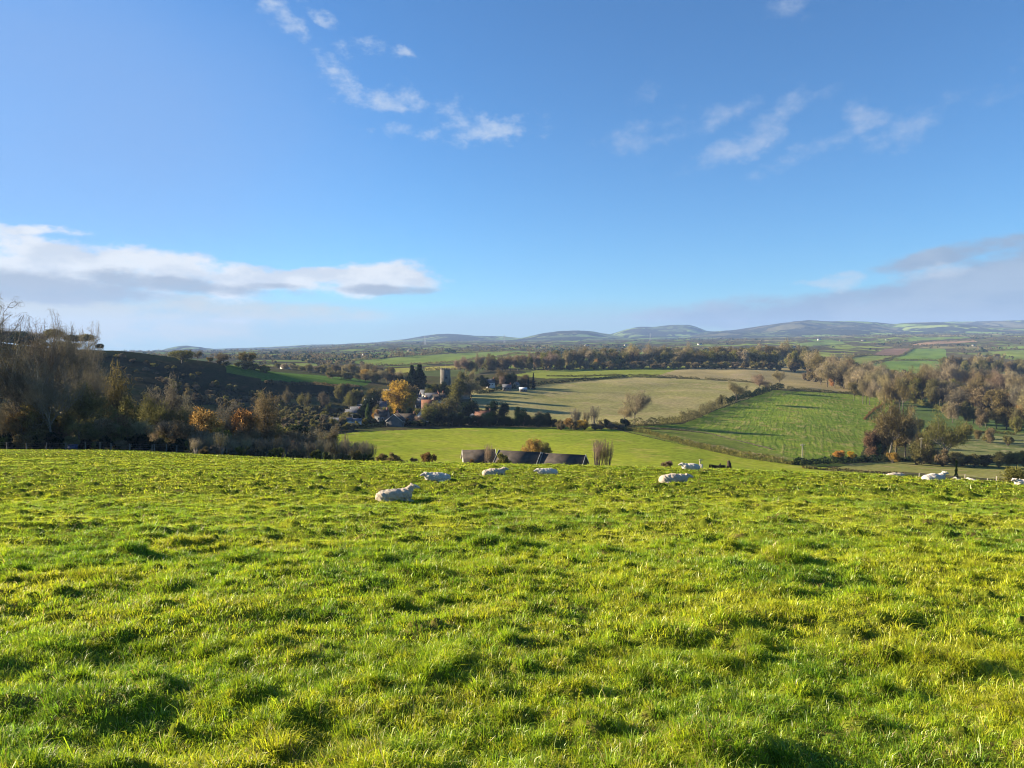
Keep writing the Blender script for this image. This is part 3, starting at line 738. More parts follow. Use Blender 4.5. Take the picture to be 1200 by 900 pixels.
def tree(style, leaf, loc, height, width, label, group=None, bark='bark', parts=True, name=None):
    """one plant: an empty at its foot with trunk and crown, or a single mesh where it is a few pixels"""
    _tc[0] += 1
    seed = _tc[0] % NV[style]
    tr, cr, H, R, cache = proto(style, seed)
    rz = random.uniform(0, 6.283)
    sc = (width / (2 * R), width / (2 * R), height / H)
    nm = name or NAME[style]
    if parts:
        if 'trunk' not in cache:
            cache['trunk'] = tr.mesh('trunk', [M['bark']], True); cache['crown'] = cr.mesh('crown', [M['leaf_tan']])
        root = empty(nm, loc, rz); root.scale = sc
        for k, m in (('trunk', M[bark]), ('crown', M['leaf_' + leaf])):
            o = link(k, cache[k], root)
            o.material_slots[0].link = 'OBJECT'; o.material_slots[0].material = m
    else:
        if 'one' not in cache:
            b = MB(); 
            for src, mi in ((tr, 0), (cr, 1)):
                off = b.n
                v = np.concatenate(src.v)
                b.add(v, np.concatenate(src.t) if src.t else None, np.concatenate(src.q) if src.q else None, mi)
            cache['one'] = b.mesh(nm, [M['bark'], M['leaf_tan']])
        root = link(nm, cache['one']); root.location = loc; root.rotation_euler = (0, 0, rz); root.scale = sc
        for i, m in ((0, M[bark]), (1, M['leaf_' + leaf])):
            root.material_slots[i].link = 'OBJECT'; root.material_slots[i].material = m
    tag(root, label, CAT[style], group)
    return root
def T(style, leaf, px, top, wpx, d, label, group=None, parts=None, bark='bark', name=None, sink=.15):
    """a plant whose foot stands at distance d under column px, as tall and wide as it looks from the gate"""
    x, y, z = on(px, d)
    h = max(z_at(top, d) - z, 1.0)
    lim = dict(bush=.95, thin=1.5, leafy=1.5, dark=1.5, fuzz=1.6).get(style, 9)
    h = max(min(h, lim * wpx / F * d), .55 * wpx / F * d)
    return tree(style, leaf, (x, y, z - sink), h + sink, wpx / F * d, label, group, bark, d < 460 if parts is None else parts, name)
rr_ = np.random.default_rng(12)
def jit(a): return a + float(rr_.uniform(-1, 1))
def row(style_leaf, n, px0, px1, top, dtop, w, d0, d1, label, group, dfun=None, parts=None, bark='bark'):
    """a stand of trees nobody could tell apart, along a line"""
    for i in range(n):
        f = (i + .5 + rr_.uniform(-.45, .45)) / n
        st, lf = style_leaf[int(rr_.integers(len(style_leaf)))]
        d = d0 + (d1 - d0) * f + rr_.uniform(-1, 1) * abs(dfun or 0)
        tp = (top[0] + (top[1] - top[0]) * f if isinstance(top, tuple) else top) + rr_.uniform(-dtop, dtop)
        lab = label[lf] if isinstance(label, dict) else label
        T(st, lf, px0 + (px1 - px0) * f, tp, w * rr_.uniform(.8, 1.25), d, lab, group, parts, bark)

# --- the wood on the left, beyond the fence
T('bare', 'winter', -14, 374, 130, 132, 'tall leafless tree cut by the left edge of the photo, twigs against pale sky', bark='pale_bark')
T('bare', 'winter', 44, 394, 78, 140, 'open leafless tree with dark forked limbs just right of the tallest edge tree', bark='pale_bark')
T('bare', 'grey', 78, 390, 66, 150, 'tall pale-stemmed leafless tree, its fine twigs rising above the hilltop pines', bark='pale_bark')
T('bare', 'grey', 104, 395, 50, 158, 'slender leafless tree whose pale twigs rise between the hilltop pines', bark='pale_bark')
T('bare', 'winter', 60, 432, 62, 128, 'leafless tree with a thick forked trunk near the blue trough', bark='pale_bark')
T('bare', 'winter', 20, 428, 56, 130, 'dark lower leafless tree under the tallest edge tree')
T('fuzz', 'brown', 128, 431, 52, 170, 'dull brown bushy leafless tree at the middle of the left wood')
T('thin', 'olive', 112, 440, 40, 150, 'olive brown tree leaning over the blue trough')
T('thin', 'olive', 148, 428, 30, 200, 'small round olive tree standing against the dark bracken hill')
T('leafy', 'lime', 166, 438, 22, 195, 'pale yellow-green tree against the dark bracken hillside')
T('fuzz', 'grey', 190, 447, 44, 175, 'grey leafless tree right of the yellow-green tree')
T('fuzz', 'grey', 214, 452, 34, 190, 'grey leafless tree behind the orange beech')
T('thin', 'russet', 24, 448, 34, 126.5, 'reddish leafed tree low in the left wood')
T('thin', 'brown', 44, 468, 44, 128, 'dark brown bushy tree in the left wood above the fence')
T('fuzz', 'olive', 92, 458, 50, 134, 'mossy greenish leafless tree behind the blue trough', bark='pale_bark')
T('dark', 'dark', 4, 474, 50, 133, 'dark evergreen holly at the foot of the leftmost trees')
T('dark', 'olive', 150, 462, 44, 150, 'dark ivy-covered tree behind the fence posts')
T('fuzz', 'olive', 178, 474, 40, 140, 'mossy olive leafless tree behind the fence')
T('fuzz', 'olive', 205, 482, 36, 140, 'greenish leafless tree at the left foot of the orange beech')
T('thin', 'orange', 236, 466, 38, 162, 'orange-topped beech above the golden shrub')
T('leafy', 'gold', 243, 478, 46, 156, 'low golden yellow tree in front of the orange-topped beech')
T('dark', 'olive', 260, 485, 26, 152, 'dark olive tree at the shaded right foot of the golden tree')
T('leafy', 'orange', 288, 462, 40, 170, 'bright orange beech with a brown right half')
T('fuzz', 'brown', 310, 466, 48, 175, 'brown leafless tree melting into the bright orange beech')
T('fuzz', 'grey', 268, 470, 34, 190, 'pale grey leafless tree between the two orange beeches')
T('thin', 'russet', 341, 510, 16, 150, 'small russet leafed young beech among the saplings')
T('dark', 'olive', 322, 490, 40, 200, 'dark olive tree right of the bright orange beech')
T('dark', 'dark', 350, 494, 36, 215, 'dark evergreen shrubby tree left of the village meadow')
row([('fuzz', 'olive'), ('thin', 'olive'), ('thin', 'russet'), ('thin', 'brown'), ('fuzz', 'tan')], 13, -8, 235, (482, 496), 8, 36, 128, 138, 'dull olive, brown or rusty undergrowth tree along the shaded fence', 'undergrowth trees along the fence', 5)
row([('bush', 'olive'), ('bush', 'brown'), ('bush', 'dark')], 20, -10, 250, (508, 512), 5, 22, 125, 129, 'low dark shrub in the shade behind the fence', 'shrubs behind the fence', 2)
row([('fuzz', 'winter'), ('fuzz', 'grey')], 12, 215, 400, (500, 508), 4, 26, 165, 185, 'leafless grey brown young tree behind the saplings', 'young trees behind the saplings', 8)
row([('sapling', 'grey'), ('sapling', 'tan'), ('sapling', 'winter')], 56, 222, 436, (508, 519), 5, 17, 118, 140, 'thin leafless sapling in the planted belt beyond the brow', 'saplings beyond the brow', 10, None, 'pale_bark')
row([('bush', 'brown'), ('bush', 'olive'), ('bush', 'winter')], 22, 225, 440, (521, 529), 3, 14, 112, 128, 'low brown scrub between the saplings', 'scrub between the saplings', 4)
row([('bush', 'gold'), ('bush', 'russet')], 3, 418, 436, (524, 528), 1, 10, 128, 132, 'small yellowing shrub at the right end of the sapling belt', 'yellowing shrubs by the saplings')
row([('bush', 'winter'), ('bush', 'brown')], 5, 440, 490, (529, 531), 2, 14, 150, 165, 'low leafless brown bush right of the saplings', 'bushes right of the saplings', 5)
T('bush', 'russet', 501, 523, 22, 150, 'russet brown bush left of the barns')
T('sapling', 'tan', 405, 506, 10, 150, 'pale upright sapling at the edge of the village meadow', bark='pale_bark')

# --- the bracken hill
for i, (px, tp, wd, d, lab) in enumerate([(64, 386, 30, 500, 'dark flat-topped pine, leftmost of the hilltop pines'), (84, 393, 28, 505, 'dark pine with a domed head behind the pale twigs'),
        (101, 392, 27, 505, 'spreading flat-topped pine with clear sky between its stems'), (117, 403, 13, 505, 'small low pine at the right end of the hilltop pines')]):
    T('pine', 'dark' if i % 2 else 'olive', px, tp, wd, d, lab, 'hilltop pines', True)
T('thin', 'brown', 290, 411, 26, 545, 'round brown beech standing highest on the hill shoulder', parts=True)
T('fuzz', 'brown', 262, 415, 20, 545, 'brown leafless tree left of the round brown beech', parts=True)
T('fuzz', 'grey', 232, 412, 13, 545, 'thin upright leafless tree on the bracken ridge', parts=True)
T('thin', 'olive', 213, 419, 32, 530, 'olive thicket tree low on the bracken ridge', parts=True)
row([('bush', 'olive'), ('bush', 'brown'), ('thin', 'brown')], 8, 244, 318, (423, 428), 2, 12, 545, 545, 'scrubby brown bush along the shoulder of the hill', 'bushes on the hill shoulder', 4)
row([('bush', 'olive'), ('bush', 'brown'), ('bush', 'winter')], 12, 180, 300, (446, 462), 4, 12, 470, 400, 'dark scrub bush on the shaded bracken slope', 'scrub on the bracken slope', 20)
for k in range(5):
    row([('bush', 'olive'), ('bush', 'olive'), ('bush', 'grey'), ('bush', 'winter')], 13, 312, 420, (470 + k * 6, 469 + k * 5), 2.5, 9, 450 - k * 26, 452 - k * 26, 'olive grey scrub bush on the rough slope below the hill', 'scrub on the rough slope', 8, False)
row([('fuzz', 'winter'), ('fuzz', 'olive')], 6, 300, 415, (462, 460), 4, 13, 455, 470, 'leafless olive tree at the top of the rough scrub slope', 'trees above the scrub slope', 10)

# --- village trees
T('leafy', 'gold', 468, 443, 43, 452, 'large round golden lime tree in the middle of the village')
T('thin', 'brown', 482, 450, 28, 458, 'brown shaded tree against the right side of the golden lime')
T('cypress', 'dark', 483, 428, 13, 590, 'left of two tall dark cypresses behind the golden lime', parts=True)
T('cypress', 'dark', 492, 427, 15, 595, 'right of two tall dark cypresses behind the golden lime', parts=True)
T('leafy', 'olive', 536, 441, 28, 520, 'two-toned olive gold tree right of the church tower', parts=True)
T('fuzz', 'grey', 553, 447, 24, 525, 'grey leafless tree beside the olive gold tree', parts=True)
T('dark', 'olive', 542, 431, 18, 610, 'dark tree behind the olive gold tree by the church', parts=True)
T('fuzz', 'tan', 552, 421, 12, 640, 'tall narrow tan tree rising above the churchyard', parts=True)
T('dark', 'dark', 436, 456, 22, 462, 'dark evergreen left of the golden lime', parts=True)
T('dark', 'dark', 428, 464, 20, 440, 'dark evergreen beside the slate-roofed cottages', parts=True)
T('cypress', 'green', 431, 473, 6.5, 408, 'small green columnar conifer by the orange maple')
T('leafy', 'orange', 441, 473, 11, 405, 'small orange maple right of the green columnar conifer')
T('bush', 'pink', 406, 487, 16, 395, 'purplish leafless shrub above the white garden wall')
T('bush', 'lime', 413, 484, 7, 398, 'small yellow-green shrub by the garden track')
T('dark', 'dark', 420, 486, 18, 398, 'dark garden evergreen left of the grey-gabled house')
T('thin', 'russet', 473, 488, 16, 392, 'reddish brown shrub right of the grey-gabled house')
T('thin', 'pink', 490, 486, 14, 393, 'pinkish leafless tree between the grey gable and dark hedge')
T('leafy', 'olive', 503, 474, 24, 398, 'olive tree at the left end of the dark evergreen belt')
T('thin', 'olive', 526, 463, 32, 428, 'broad olive willow above the dark evergreen belt')
T('thin', 'olive', 512, 468, 22, 432, 'olive rounded tree in front of the white-walled cottage')
T('leafy', 'orange', 562, 460, 8, 455, 'small orange columnar tree at the edge of the bright strip', parts=True)
T('dark', 'dark', 550, 464, 24, 436, 'dark evergreen above the red-roofed house')
T('dark', 'dark', 577, 464, 20, 440, 'dark evergreen left of the stubble field corner')
T('dark', 'dark', 590, 466, 18, 442, 'dark evergreen at the stubble field corner')
T('leafy', 'lime', 580, 483, 10, 402, 'small yellow-green bush before the dark evergreen belt')
T('dark', 'dark', 610, 470, 18, 415, 'tall dark evergreen rising from the evergreen belt')
T('thin', 'grey', 632, 474, 13, 412, 'grey leafy tree near the right end of the evergreen belt')
T('dark', 'dark', 634, 474, 11, 418, 'small dark evergreen near the right end of the evergreen belt')
row([('dark', 'dark')], 17, 508, 652, (482, 485), 4, 18, 397, 404, 'dense dark evergreen in the belt along the meadow top', 'evergreen belt along the meadow', 5)
row([('bush', 'dark'), ('bush', 'dark'), ('bush', 'olive')], 18, 400, 505, (492, 492), 3, 10, 388, 392, 'dark garden shrub along the village edge', 'garden shrubs along the village edge', 3)
row([('dark', 'dark'), ('dark', 'olive'), ('thin', 'olive')], 9, 420, 530, (474, 474), 5, 13, 425, 440, 'dark garden tree among the village roofs', 'garden trees among the village roofs', 12)
row([('dark', 'dark'), ('dark', 'dark'), ('fuzz', 'brown')], 13, 562, 622, (440, 440), 5, 15, 640, 655, 'dark evergreen clustered by the white-walled farm', 'trees by the white-walled farm', 10, True)
T('thin', 'pink', 588, 440, 11, 625, 'pinkish brown tree among the farm evergreens', parts=True)
T('conifer', 'dark', 625, 437, 6, 640, 'lone dark pointed conifer at the right of the farm', parts=True)
T('conifer', 'dark', 619, 441, 4, 640, 'smaller dark conifer beside the pointed farm conifer', parts=True)
T('leafy', 'gold', 668, 489, 20, 392, 'golden yellow shrub at the right end of the evergreen belt', name='shrub')
T('leafy', 'gold', 682, 491, 20, 390, 'orange gold shrub beside the fallen pale branches', name='shrub')
T('bush', 'brown', 656, 489, 12, 396, 'brown bush between evergreen belt and golden shrubs')
row([('sapling', 'tan'), ('sapling', 'grey')], 4, 668, 698, (476, 478), 3, 17, 400, 410, 'tall pale whippy sapling behind the golden shrubs', 'saplings behind the golden shrubs', 4, True, 'pale_bark')
row([('bush', 'brown'), ('bush', 'winter')], 9, 655, 735, (494, 496), 2, 11, 386, 398, 'low brown scrub along the meadow bank', 'scrub along the meadow bank', 3)
T('fuzz', 'tan', 744, 462, 30, 432, 'lone round leafless tree on the stubble field edge', bark='bark')
T('fuzz', 'tan', 731, 478, 22, 430, 'low spreading leafless tree at the left foot of the lone round tree')
T('dark', 'dark', 711, 490, 10, 405, 'small dark holly at the left end of the diagonal hedge')
T('bush', 'dark', 732, 488, 14, 412, 'dark bush under the lone round leafless tree')
# --- near the barns
T('leafy', 'gold', 624, 512, 30, 222, 'yellow autumn tree rising behind the barns')
T('leafy', 'olive', 638, 515, 22, 224, 'dark half of the autumn tree pair behind the barns')
T('sapling', 'pink', 573, 520, 17, 186, 'pinkish leafless birch in front of the left barn roof')
T('bush', 'olive', 590, 527, 24, 182, 'olive bush between the two left barns')
T('sapling', 'pink', 700, 513, 26, 150, 'pale bundle of upright whips, left of a pair right of the barns')
T('sapling', 'pink', 711, 516, 22, 150, 'pale bundle of upright whips, right of a pair right of the barns')
T('bush', 'pink', 783, 541, 16, 72, 'low reddish brown bramble bush on the brow of the pasture')
T('bush', 'russet', 552, 531, 14, 170, 'low russet bush in front of the left barn gable')
# --- diagonal hedge trees
T('dark', 'olive', 843, 452, 10, 560, 'ivy-clad dead tree stub standing in the diagonal hedge', parts=True)
T('fuzz', 'tan', 862, 450, 24, 580, 'bushy leafless tree right of the ivy-clad stub', parts=True)
T('fuzz', 'pink', 890, 440, 20, 690, 'pinkish leafless tree near the top of the diagonal hedge', parts=True)
T('fuzz', 'tan', 914, 436, 14, 760, 'thin tan leafless tree at the top of the diagonal hedge', parts=True)

# --- woods
row([('thin', 'olive'), ('thin', 'brown'), ('dark', 'olive'), ('thin', 'tan')], 34, 640, 955, (412, 406), 2.2, 17, 1030, 1060, 'olive brown tree in the wood along the top of the upper fields', 'front trees of the upper wood', 12)
row([('fuzz', 'tan'), ('thin', 'brown'), ('thin', 'olive')], 32, 630, 960, (409, 403), 2.2, 17, 1120, 1180, 'tan tree deep in the wood along the top of the upper fields', 'rear trees of the upper wood', 20)
row([('thin', 'olive'), ('thin', 'tan'), ('thin', 'brown')], 9, 560, 650, (416, 414), 2.5, 16, 1000, 1040, 'brown tree at the left end of the upper wood', 'trees at the left end of the upper wood', 20)
T('leafy', 'gold', 699, 420, 10, 1020, 'golden-tinted tree in the front row of the upper wood')
T('dark', 'dark', 724, 417, 20, 1015, 'dark round tree in the front row of the upper wood')
row([('fuzz', 'tan'), ('fuzz', 'tan'), ('thin', 'brown'), ('fuzz', 'brown')], 20, 945, 1035, (413, 433), 3, 20, 1000, 720, 'tan leafless tree on the slope right of the upper stubble', 'trees sloping down right of the upper stubble', 20)
row([('fuzz', 'tan'), ('fuzz', 'tan'), ('fuzz', 'grey'), ('thin', 'brown')], 16, 960, 1070, (428, 440), 4, 22, 820, 640, 'tan leafless tree in the wood above the furrowed field', 'trees above the furrowed field', 20)
T('thin', 'orange', 975, 439, 9, 800, 'small orange tree at the wood edge right of the upper stubble')
T('leafy', 'lime', 1072, 427, 16, 790, 'pale yellow tree among the brown woods of the right valley')
row([('fuzz', 'brown'), ('fuzz', 'grey'), ('thin', 'olive'), ('dark', 'olive')], 18, 1035, 1100, (436, 443), 5, 20, 700, 620, 'grey brown tree in the dark middle of the right valley wood', 'trees in the middle of the right wood', 25)
row([('fuzz', 'tan'), ('fuzz', 'pink'), ('thin', 'brown'), ('fuzz', 'tan')], 20, 1080, 1215, (428, 442), 5, 24, 800, 700, 'tan leafless tree in the upper part of the right valley wood', 'upper trees of the right wood', 30)
row([('fuzz', 'tan'), ('thin', 'brown'), ('fuzz', 'grey'), ('thin', 'russet')], 16, 1110, 1225, (452, 462), 6, 26, 600, 520, 'brown tree in the lower part of the right valley wood', 'lower trees of the right wood', 20)
T('dark', 'dark', 1157, 455, 17, 560, 'dark green round tree among the brown right wood', parts=True)
T('thin', 'orange', 1198, 460, 16, 520, 'orange brown tree at the right edge of the photo', parts=True)
T('fuzz', 'brown', 1042, 476, 42, 345, 'tall bushy brown tree in front of the furrowed field corner', bark='pale_bark')
T('thin', 'brown', 1050, 480, 34, 352, 'tan leaved tree behind the bushy brown tree')
T('thin', 'russet', 1021, 497, 24, 332, 'russet round tree left of the bushy brown tree')
T('dark', 'dark', 1030, 503, 18, 330, 'dark ivy bush at the foot of the russet tree')
T('fuzz', 'olive', 1108, 496, 46, 318, 'broad domed olive grey tree standing by itself', bark='pale_bark')
T('dark', 'olive', 1080, 512, 30, 322, 'olive bushy tree between the brown tree and the domed tree')
T('bush', 'gold', 1046, 521, 17, 318, 'golden shrub under the bushy brown tree')
T('bush', 'orange', 984, 527, 16, 320, 'round orange shrub at the left on the furrowed field foot')
T('bush', 'gold', 998, 524, 12, 322, 'yellowish shrub right of the round orange shrub')
T('bush', 'tan', 1090, 516, 26, 322, 'tan shrub left of the domed tree')
T('thin', 'gold', 1199, 484, 12, 330, 'slim golden tree at the right edge beyond the domed tree')
row([('bush', 'olive'), ('bush', 'brown'), ('thin', 'olive')], 12, 1062, 1215, (528, 530), 4, 20, 318, 312, 'dark shrub along the stream below the domed tree', 'shrubs along the stream', 4)
row([('dark', 'olive'), ('bush', 'olive'), ('thin', 'brown')], 10, 1060, 1185, (470, 488), 3, 13, 470, 420, 'dark bush along the shaded pasture in the right valley', 'bushes by the shaded pasture', 10, True)
T('thin', 'olive', 1192, 541, 44, 118, 'large olive brown bush at the right behind the pasture fence', name='shrub')
T('bush', 'gold', 1178, 546, 22, 120, 'yellowing left side bush beside the large olive bush')
T('conifer', 'dark', 1120, 540, 9, 100, 'small dark conifer beyond the white lying sheep')
T('bush', 'olive', 1127, 552, 14, 100, 'dark low bush at the foot of the small dark conifer')

# --- nearer trees of the plain, left to centre
row([('thin', 'brown'), ('fuzz', 'tan'), ('thin', 'tan'), ('dark', 'olive')], 26, 322, 460, (426, 428), 2.5, 12, 900, 800, 'brown tree in the belt behind the bracken hill', 'trees behind the bracken hill', 40)
row([('thin', 'brown'), ('thin', 'olive'), ('fuzz', 'tan')], 14, 380, 480, (434, 436), 2, 15, 700, 690, 'brown tree between the hill and the golden lime', 'trees between hill and village', 15)
T('thin', 'gold', 428, 431, 17, 760, 'small yellow-brown tree behind the village')
T('dark', 'dark', 343, 424, 9, 900, 'small dark evergreen behind the hill shoulder')
row([('thin', 'brown'), ('fuzz', 'pink'), ('fuzz', 'tan'), ('dark', 'olive')], 24, 535, 660, (420, 416), 2.5, 14, 900, 1000, 'brown tree in the belt behind the church', 'trees behind the church', 25)

# a wood added on the ridge to shade the bracken hill, and thicker growth where the photograph shows no gaps
row([('dark', 'olive'), ('fuzz', 'brown'), ('dark', 'dark')], 16, -150, 46, (372, 392), 5, 34, 470, 520, 'dark tree added on the ridge to shade the bracken hill', 'ridge trees added for shade', 20)
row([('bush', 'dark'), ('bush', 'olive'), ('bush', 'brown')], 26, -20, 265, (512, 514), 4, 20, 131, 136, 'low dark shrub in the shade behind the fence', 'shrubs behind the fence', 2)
row([('fuzz', 'olive'), ('thin', 'winter'), ('fuzz', 'brown')], 9, 60, 205, (470, 478), 8, 40, 180, 215, 'dull olive brown tree deeper in the left wood', 'deeper trees of the left wood', 15)
for k in range(5):
    row([('bush', 'olive'), ('bush', 'brown'), ('bush', 'dark'), ('thin', 'olive')], 15, 305, 418, (468 + k * 6, 468 + k * 5), 2.5, 10, 455 - k * 26, 458 - k * 26, 'olive grey scrub bush on the rough slope below the hill', 'scrub on the rough slope', 8, False)
row([('bush', 'olive'), ('bush', 'brown'), ('thin', 'brown')], 40, 560, 960, (424, 423), 2, 13, 1005, 1015, 'low brown growth along the foot of the upper wood', 'undergrowth of the upper wood', 5, False)
row([('thin', 'tan'), ('fuzz', 'tan'), ('bush', 'brown')], 22, 945, 1070, (430, 452), 4, 17, 900, 640, 'tan leafless tree on the slope right of the upper stubble', 'trees sloping down right of the upper stubble', 20, False)
row([('thin', 'tan'), ('fuzz', 'tan'), ('thin', 'olive'), ('fuzz', 'brown')], 20, 1075, 1220, (442, 454), 6, 20, 660, 560, 'tan tree in the middle of the right valley wood', 'middle trees of the right wood', 30, False)
row([('thin', 'brown'), ('dark', 'olive'), ('thin', 'tan')], 12, 1105, 1220, (466, 480), 5, 19, 520, 460, 'brown tree in the lower part of the right valley wood', 'lower trees of the right wood', 15, False)
row([('thin', 'brown'), ('fuzz', 'tan'), ('dark', 'olive'), ('thin', 'olive')], 16, 1105, 1220, (416, 418), 3, 14, 1300, 1100, 'brown tree in the belt below the right edge farmhouses', 'trees below the farmhouses at the right', 60, False)
row([('dark', 'dark'), ('dark', 'olive')], 9, 1120, 1170, (424, 418), 3, 13, 950, 1150, 'dark evergreen in the line running to the right farmhouses', 'evergreen line to the right farmhouses', 10, False)
row([('dark', 'dark'), ('dark', 'olive')], 8, 500, 534, (447, 445), 2, 17, 540, 548, 'dark yew hiding the foot of the church tower', 'churchyard yews', 6, True)
row([('thin', 'brown'), ('dark', 'olive'), ('thin', 'grey')], 14, 395, 460, (450, 458), 4, 14, 520, 500, 'brown tree behind the slate cottages', 'trees behind the slate cottages', 12, True)

T('fuzz', 'tan', 1061, 482, 30, 350, 'tan leafless tree at the right of the bushy brown tree')
T('thin', 'brown', 1034, 488, 30, 340, 'low brown tree filling the gap beside the russet tree')
row([('bush', 'russet'), ('thin', 'brown'), ('bush', 'olive')], 10, 1036, 1078, (470, 492), 3, 13, 470, 400, 'dark reddish bush on the bank behind the bushy brown tree', 'bushes on the bank of the right valley', 8, True)
row([('fuzz', 'tan'), ('fuzz', 'brown')], 10, 1000, 1062, (446, 452), 3, 16, 640, 560, 'tall leafless tree at the top right of the furrowed field', 'trees at the corner of the furrowed field', 8, True)

row([('thin', 'olive'), ('thin', 'brown'), ('fuzz', 'olive')], 9, 30, 160, (488, 492), 5, 30, 142, 160, 'dull olive, brown or rusty undergrowth tree along the shaded fence', 'undergrowth trees along the fence', 4)

row([('fuzz', 'olive'), ('fuzz', 'brown'), ('dark', 'olive')], 8, -130, -14, (440, 455), 8, 44, 132, 150, 'dull olive, brown or rusty undergrowth tree along the shaded fence', 'undergrowth trees along the fence', 4)

row([('fuzz', 'tan'), ('thin', 'brown'), ('fuzz', 'pink'), ('thin', 'olive')], 26, 1215, 1340, (436, 470), 8, 24, 720, 470, 'brown tree of the wood running on beyond the right edge of the photo', 'trees beyond the right edge', 30, False)
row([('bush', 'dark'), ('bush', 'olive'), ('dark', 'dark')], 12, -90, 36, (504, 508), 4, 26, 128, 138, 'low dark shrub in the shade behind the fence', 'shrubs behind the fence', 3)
T('dark', 'dark', 519, 446, 15, 548, 'dark yew directly before the church tower foot', parts=True)
T('thin', 'olive', 526, 449, 14, 540, 'olive tree at the right foot of the church tower', parts=True)

for k in range(3):
    row([('bush', 'olive'), ('bush', 'brown'), ('bush', 'winter')], 18, 130, 330, (430 + k * 11, 446 + k * 8), 3, 8, 505 - k * 35, 500 - k * 35, 'small scrub tuft on the dark bracken slope', 'scrub tufts on the bracken slope', 12, False)

row([('dark', 'olive'), ('thin', 'brown'), ('dark', 'dark'), ('thin', 'olive')], 22, -60, 92, (394, 401), 3, 17, 500, 512, 'rounded dark tree low on the ridge under the hilltop pines', 'low ridge trees under the pines', 8, True)
# ---------------------------------------------------------------- hedges, far woods
def leafline(pts, h, wd, dens, size, r):
    """leaf sprays filling a hedge along a line of ground points"""
    P = []
    pts = [np.array(p) for p in pts]
    for a, b in zip(pts[:-1], pts[1:]):
        L = np.linalg.norm((b - a)[:2]); n = max(4, int(L * dens))
        t = r.uniform(0, 1, (n, 1))
        q = a + (b - a) * t
        hh = h * (.72 + .35 * vnoise(q[:, 0] / 3.5, q[:, 1] / 3.5, 4) + .25 * vnoise(q[:, 0] / 11, q[:, 1] / 11, 9))
        sec = r.uniform(0, 1, n)
        lat = (b - a)[:2]; lat = np.array([-lat[1], lat[0]]) / (np.linalg.norm(lat) + 1e-9)
        off = r.uniform(-1, 1, n) * wd / 2 * (1 - .45 * sec)
        x, y = q[:, 0] + lat[0] * off, q[:, 1] + lat[1] * off
        P.append(np.stack([x, y, ground(x, y) + sec * hh], 1))
    P = np.concatenate(P)
    return tri_cloud(P, size, r, 1.8, .6)
_hs = [100]
def hedge(pxs, h, leaf, label, wd=2.2, dmin=130, dens=34, size=.42, sub=6):
    _hs[0] += 1
    r = np.random.default_rng(_hs[0])
    w = []
    for p in pxs:
        w.append(on(p[0], p[2]) if len(p) == 3 else at(p[0], p[1], dmin))
    w = np.array(w)
    t = np.linspace(0, len(w) - 1, (len(w) - 1) * sub + 1)
    pts = np.stack([np.interp(t, np.arange(len(w)), w[:, k]) for k in range(3)], 1)
    pts[:, 2] = ground(pts[:, 0], pts[:, 1])
    b = MB(); v, tr = leafline(pts, h, wd, dens, size, r); b.add(v, tr)
    o = b.build('hedge', M['leaf_' + leaf]); tag(o, label, 'hedge')
    return o
hedge([(700, 498), (722, 499), (745, 499), (770, 498), (798, 495)], 4.4, 'olive', 'rough dark hedge running under the lone round leafless tree', 3.5, 380)
hedge([(798, 495), (815, 490), (835, 480), (850, 474)], 7.0, 'olive', 'tall dark hedge climbing along the left of the furrowed field', 5.0, 380, 60)
hedge([(850, 474), (875, 466), (900, 459), (918, 455)], 6.0, 'dark', 'dark upper hedge between stubble and furrowed field', 4.5, 450, 46)
hedge([(922, 456), (950, 458), (985, 461), (1020, 465), (1055, 469)], 3.0, 'olive', 'dark hedge along the top of the furrowed field', 3.0, 450)
hedge([(560, 462), (600, 456), (640, 450), (700, 445), (735, 442)], 3.6, 'dark', 'long dark hedge along the top left of the stubble field', 3.6, 450)
hedge([(735, 442), (770, 442), (800, 443), (820, 445)], 3.2, 'olive', 'dark clipped hedge along the top of the stubble field, left of the gap', 3.0, 600)
hedge([(826, 445), (850, 446), (880, 448.5), (905, 451)], 3.2, 'olive', 'dark clipped hedge along the top of the stubble field, right of the gap', 3.0, 600)
hedge([(640, 441), (680, 441.5), (730, 440), (768, 440.5)], 2.2, 'olive', 'thin low hedge across the upper pasture', 2.0, 650)
hedge([(722, 502), (760, 509), (800, 520), (840, 530), (880, 538), (930, 545)], 2.7, 'olive', 'low rough hedge between village meadow and the green verge', 2.6, 200)
hedge([(800, 517), (840, 526), (880, 533), (920, 540)], 1.4, 'tan', 'straggly brown growth along the lower edge of the verge', 4.0, 220, 26, .34)
hedge([(750, 502), (790, 503), (830, 508), (870, 518), (905, 527)], .8, 'grey', 'low tangled bank along the top of the verge', 1.6, 240, 20, .3)
hedge([(930, 545), (980, 543), (1030, 540), (1080, 541), (1130, 542), (1215, 542)], 3.2, 'dark', 'dark hedge along the top of the pale strip field', 2.6, 200)
hedge([(940, 549), (985, 552), (1030, 555), (1060, 557)], 1.2, 'brown', 'low brown hedge along the bottom of the pale strip field', 1.8, 150, 30, .3)
hedge([(1068, 472), (1100, 480), (1130, 488), (1165, 493)], 4.0, 'olive', 'dark overgrown hedge across the shaded valley pasture', 5.0, 330, 46)
hedge([(1013, 492), (1025, 480), (1038, 470)], 1.6, 'russet', 'short reddish brown hedge at the corner of the furrowed field', 2.0, 380, 40, .34)
hedge([(1130, 508), (1160, 507), (1190, 510)], 2.0, 'olive', 'short hedge at the tussocky field on the right', 2.4, 320)
hedge([(415, 502), (440, 500), (470, 499.5), (500, 499)], 1.8, 'dark', 'dark garden hedge along the top left of the meadow', 2.4, 300)
hedge([(500, 499.5), (560, 499), (620, 499), (660, 498)], 2.2, 'dark', 'dark hedge at the foot of the evergreen belt', 3.0, 300)
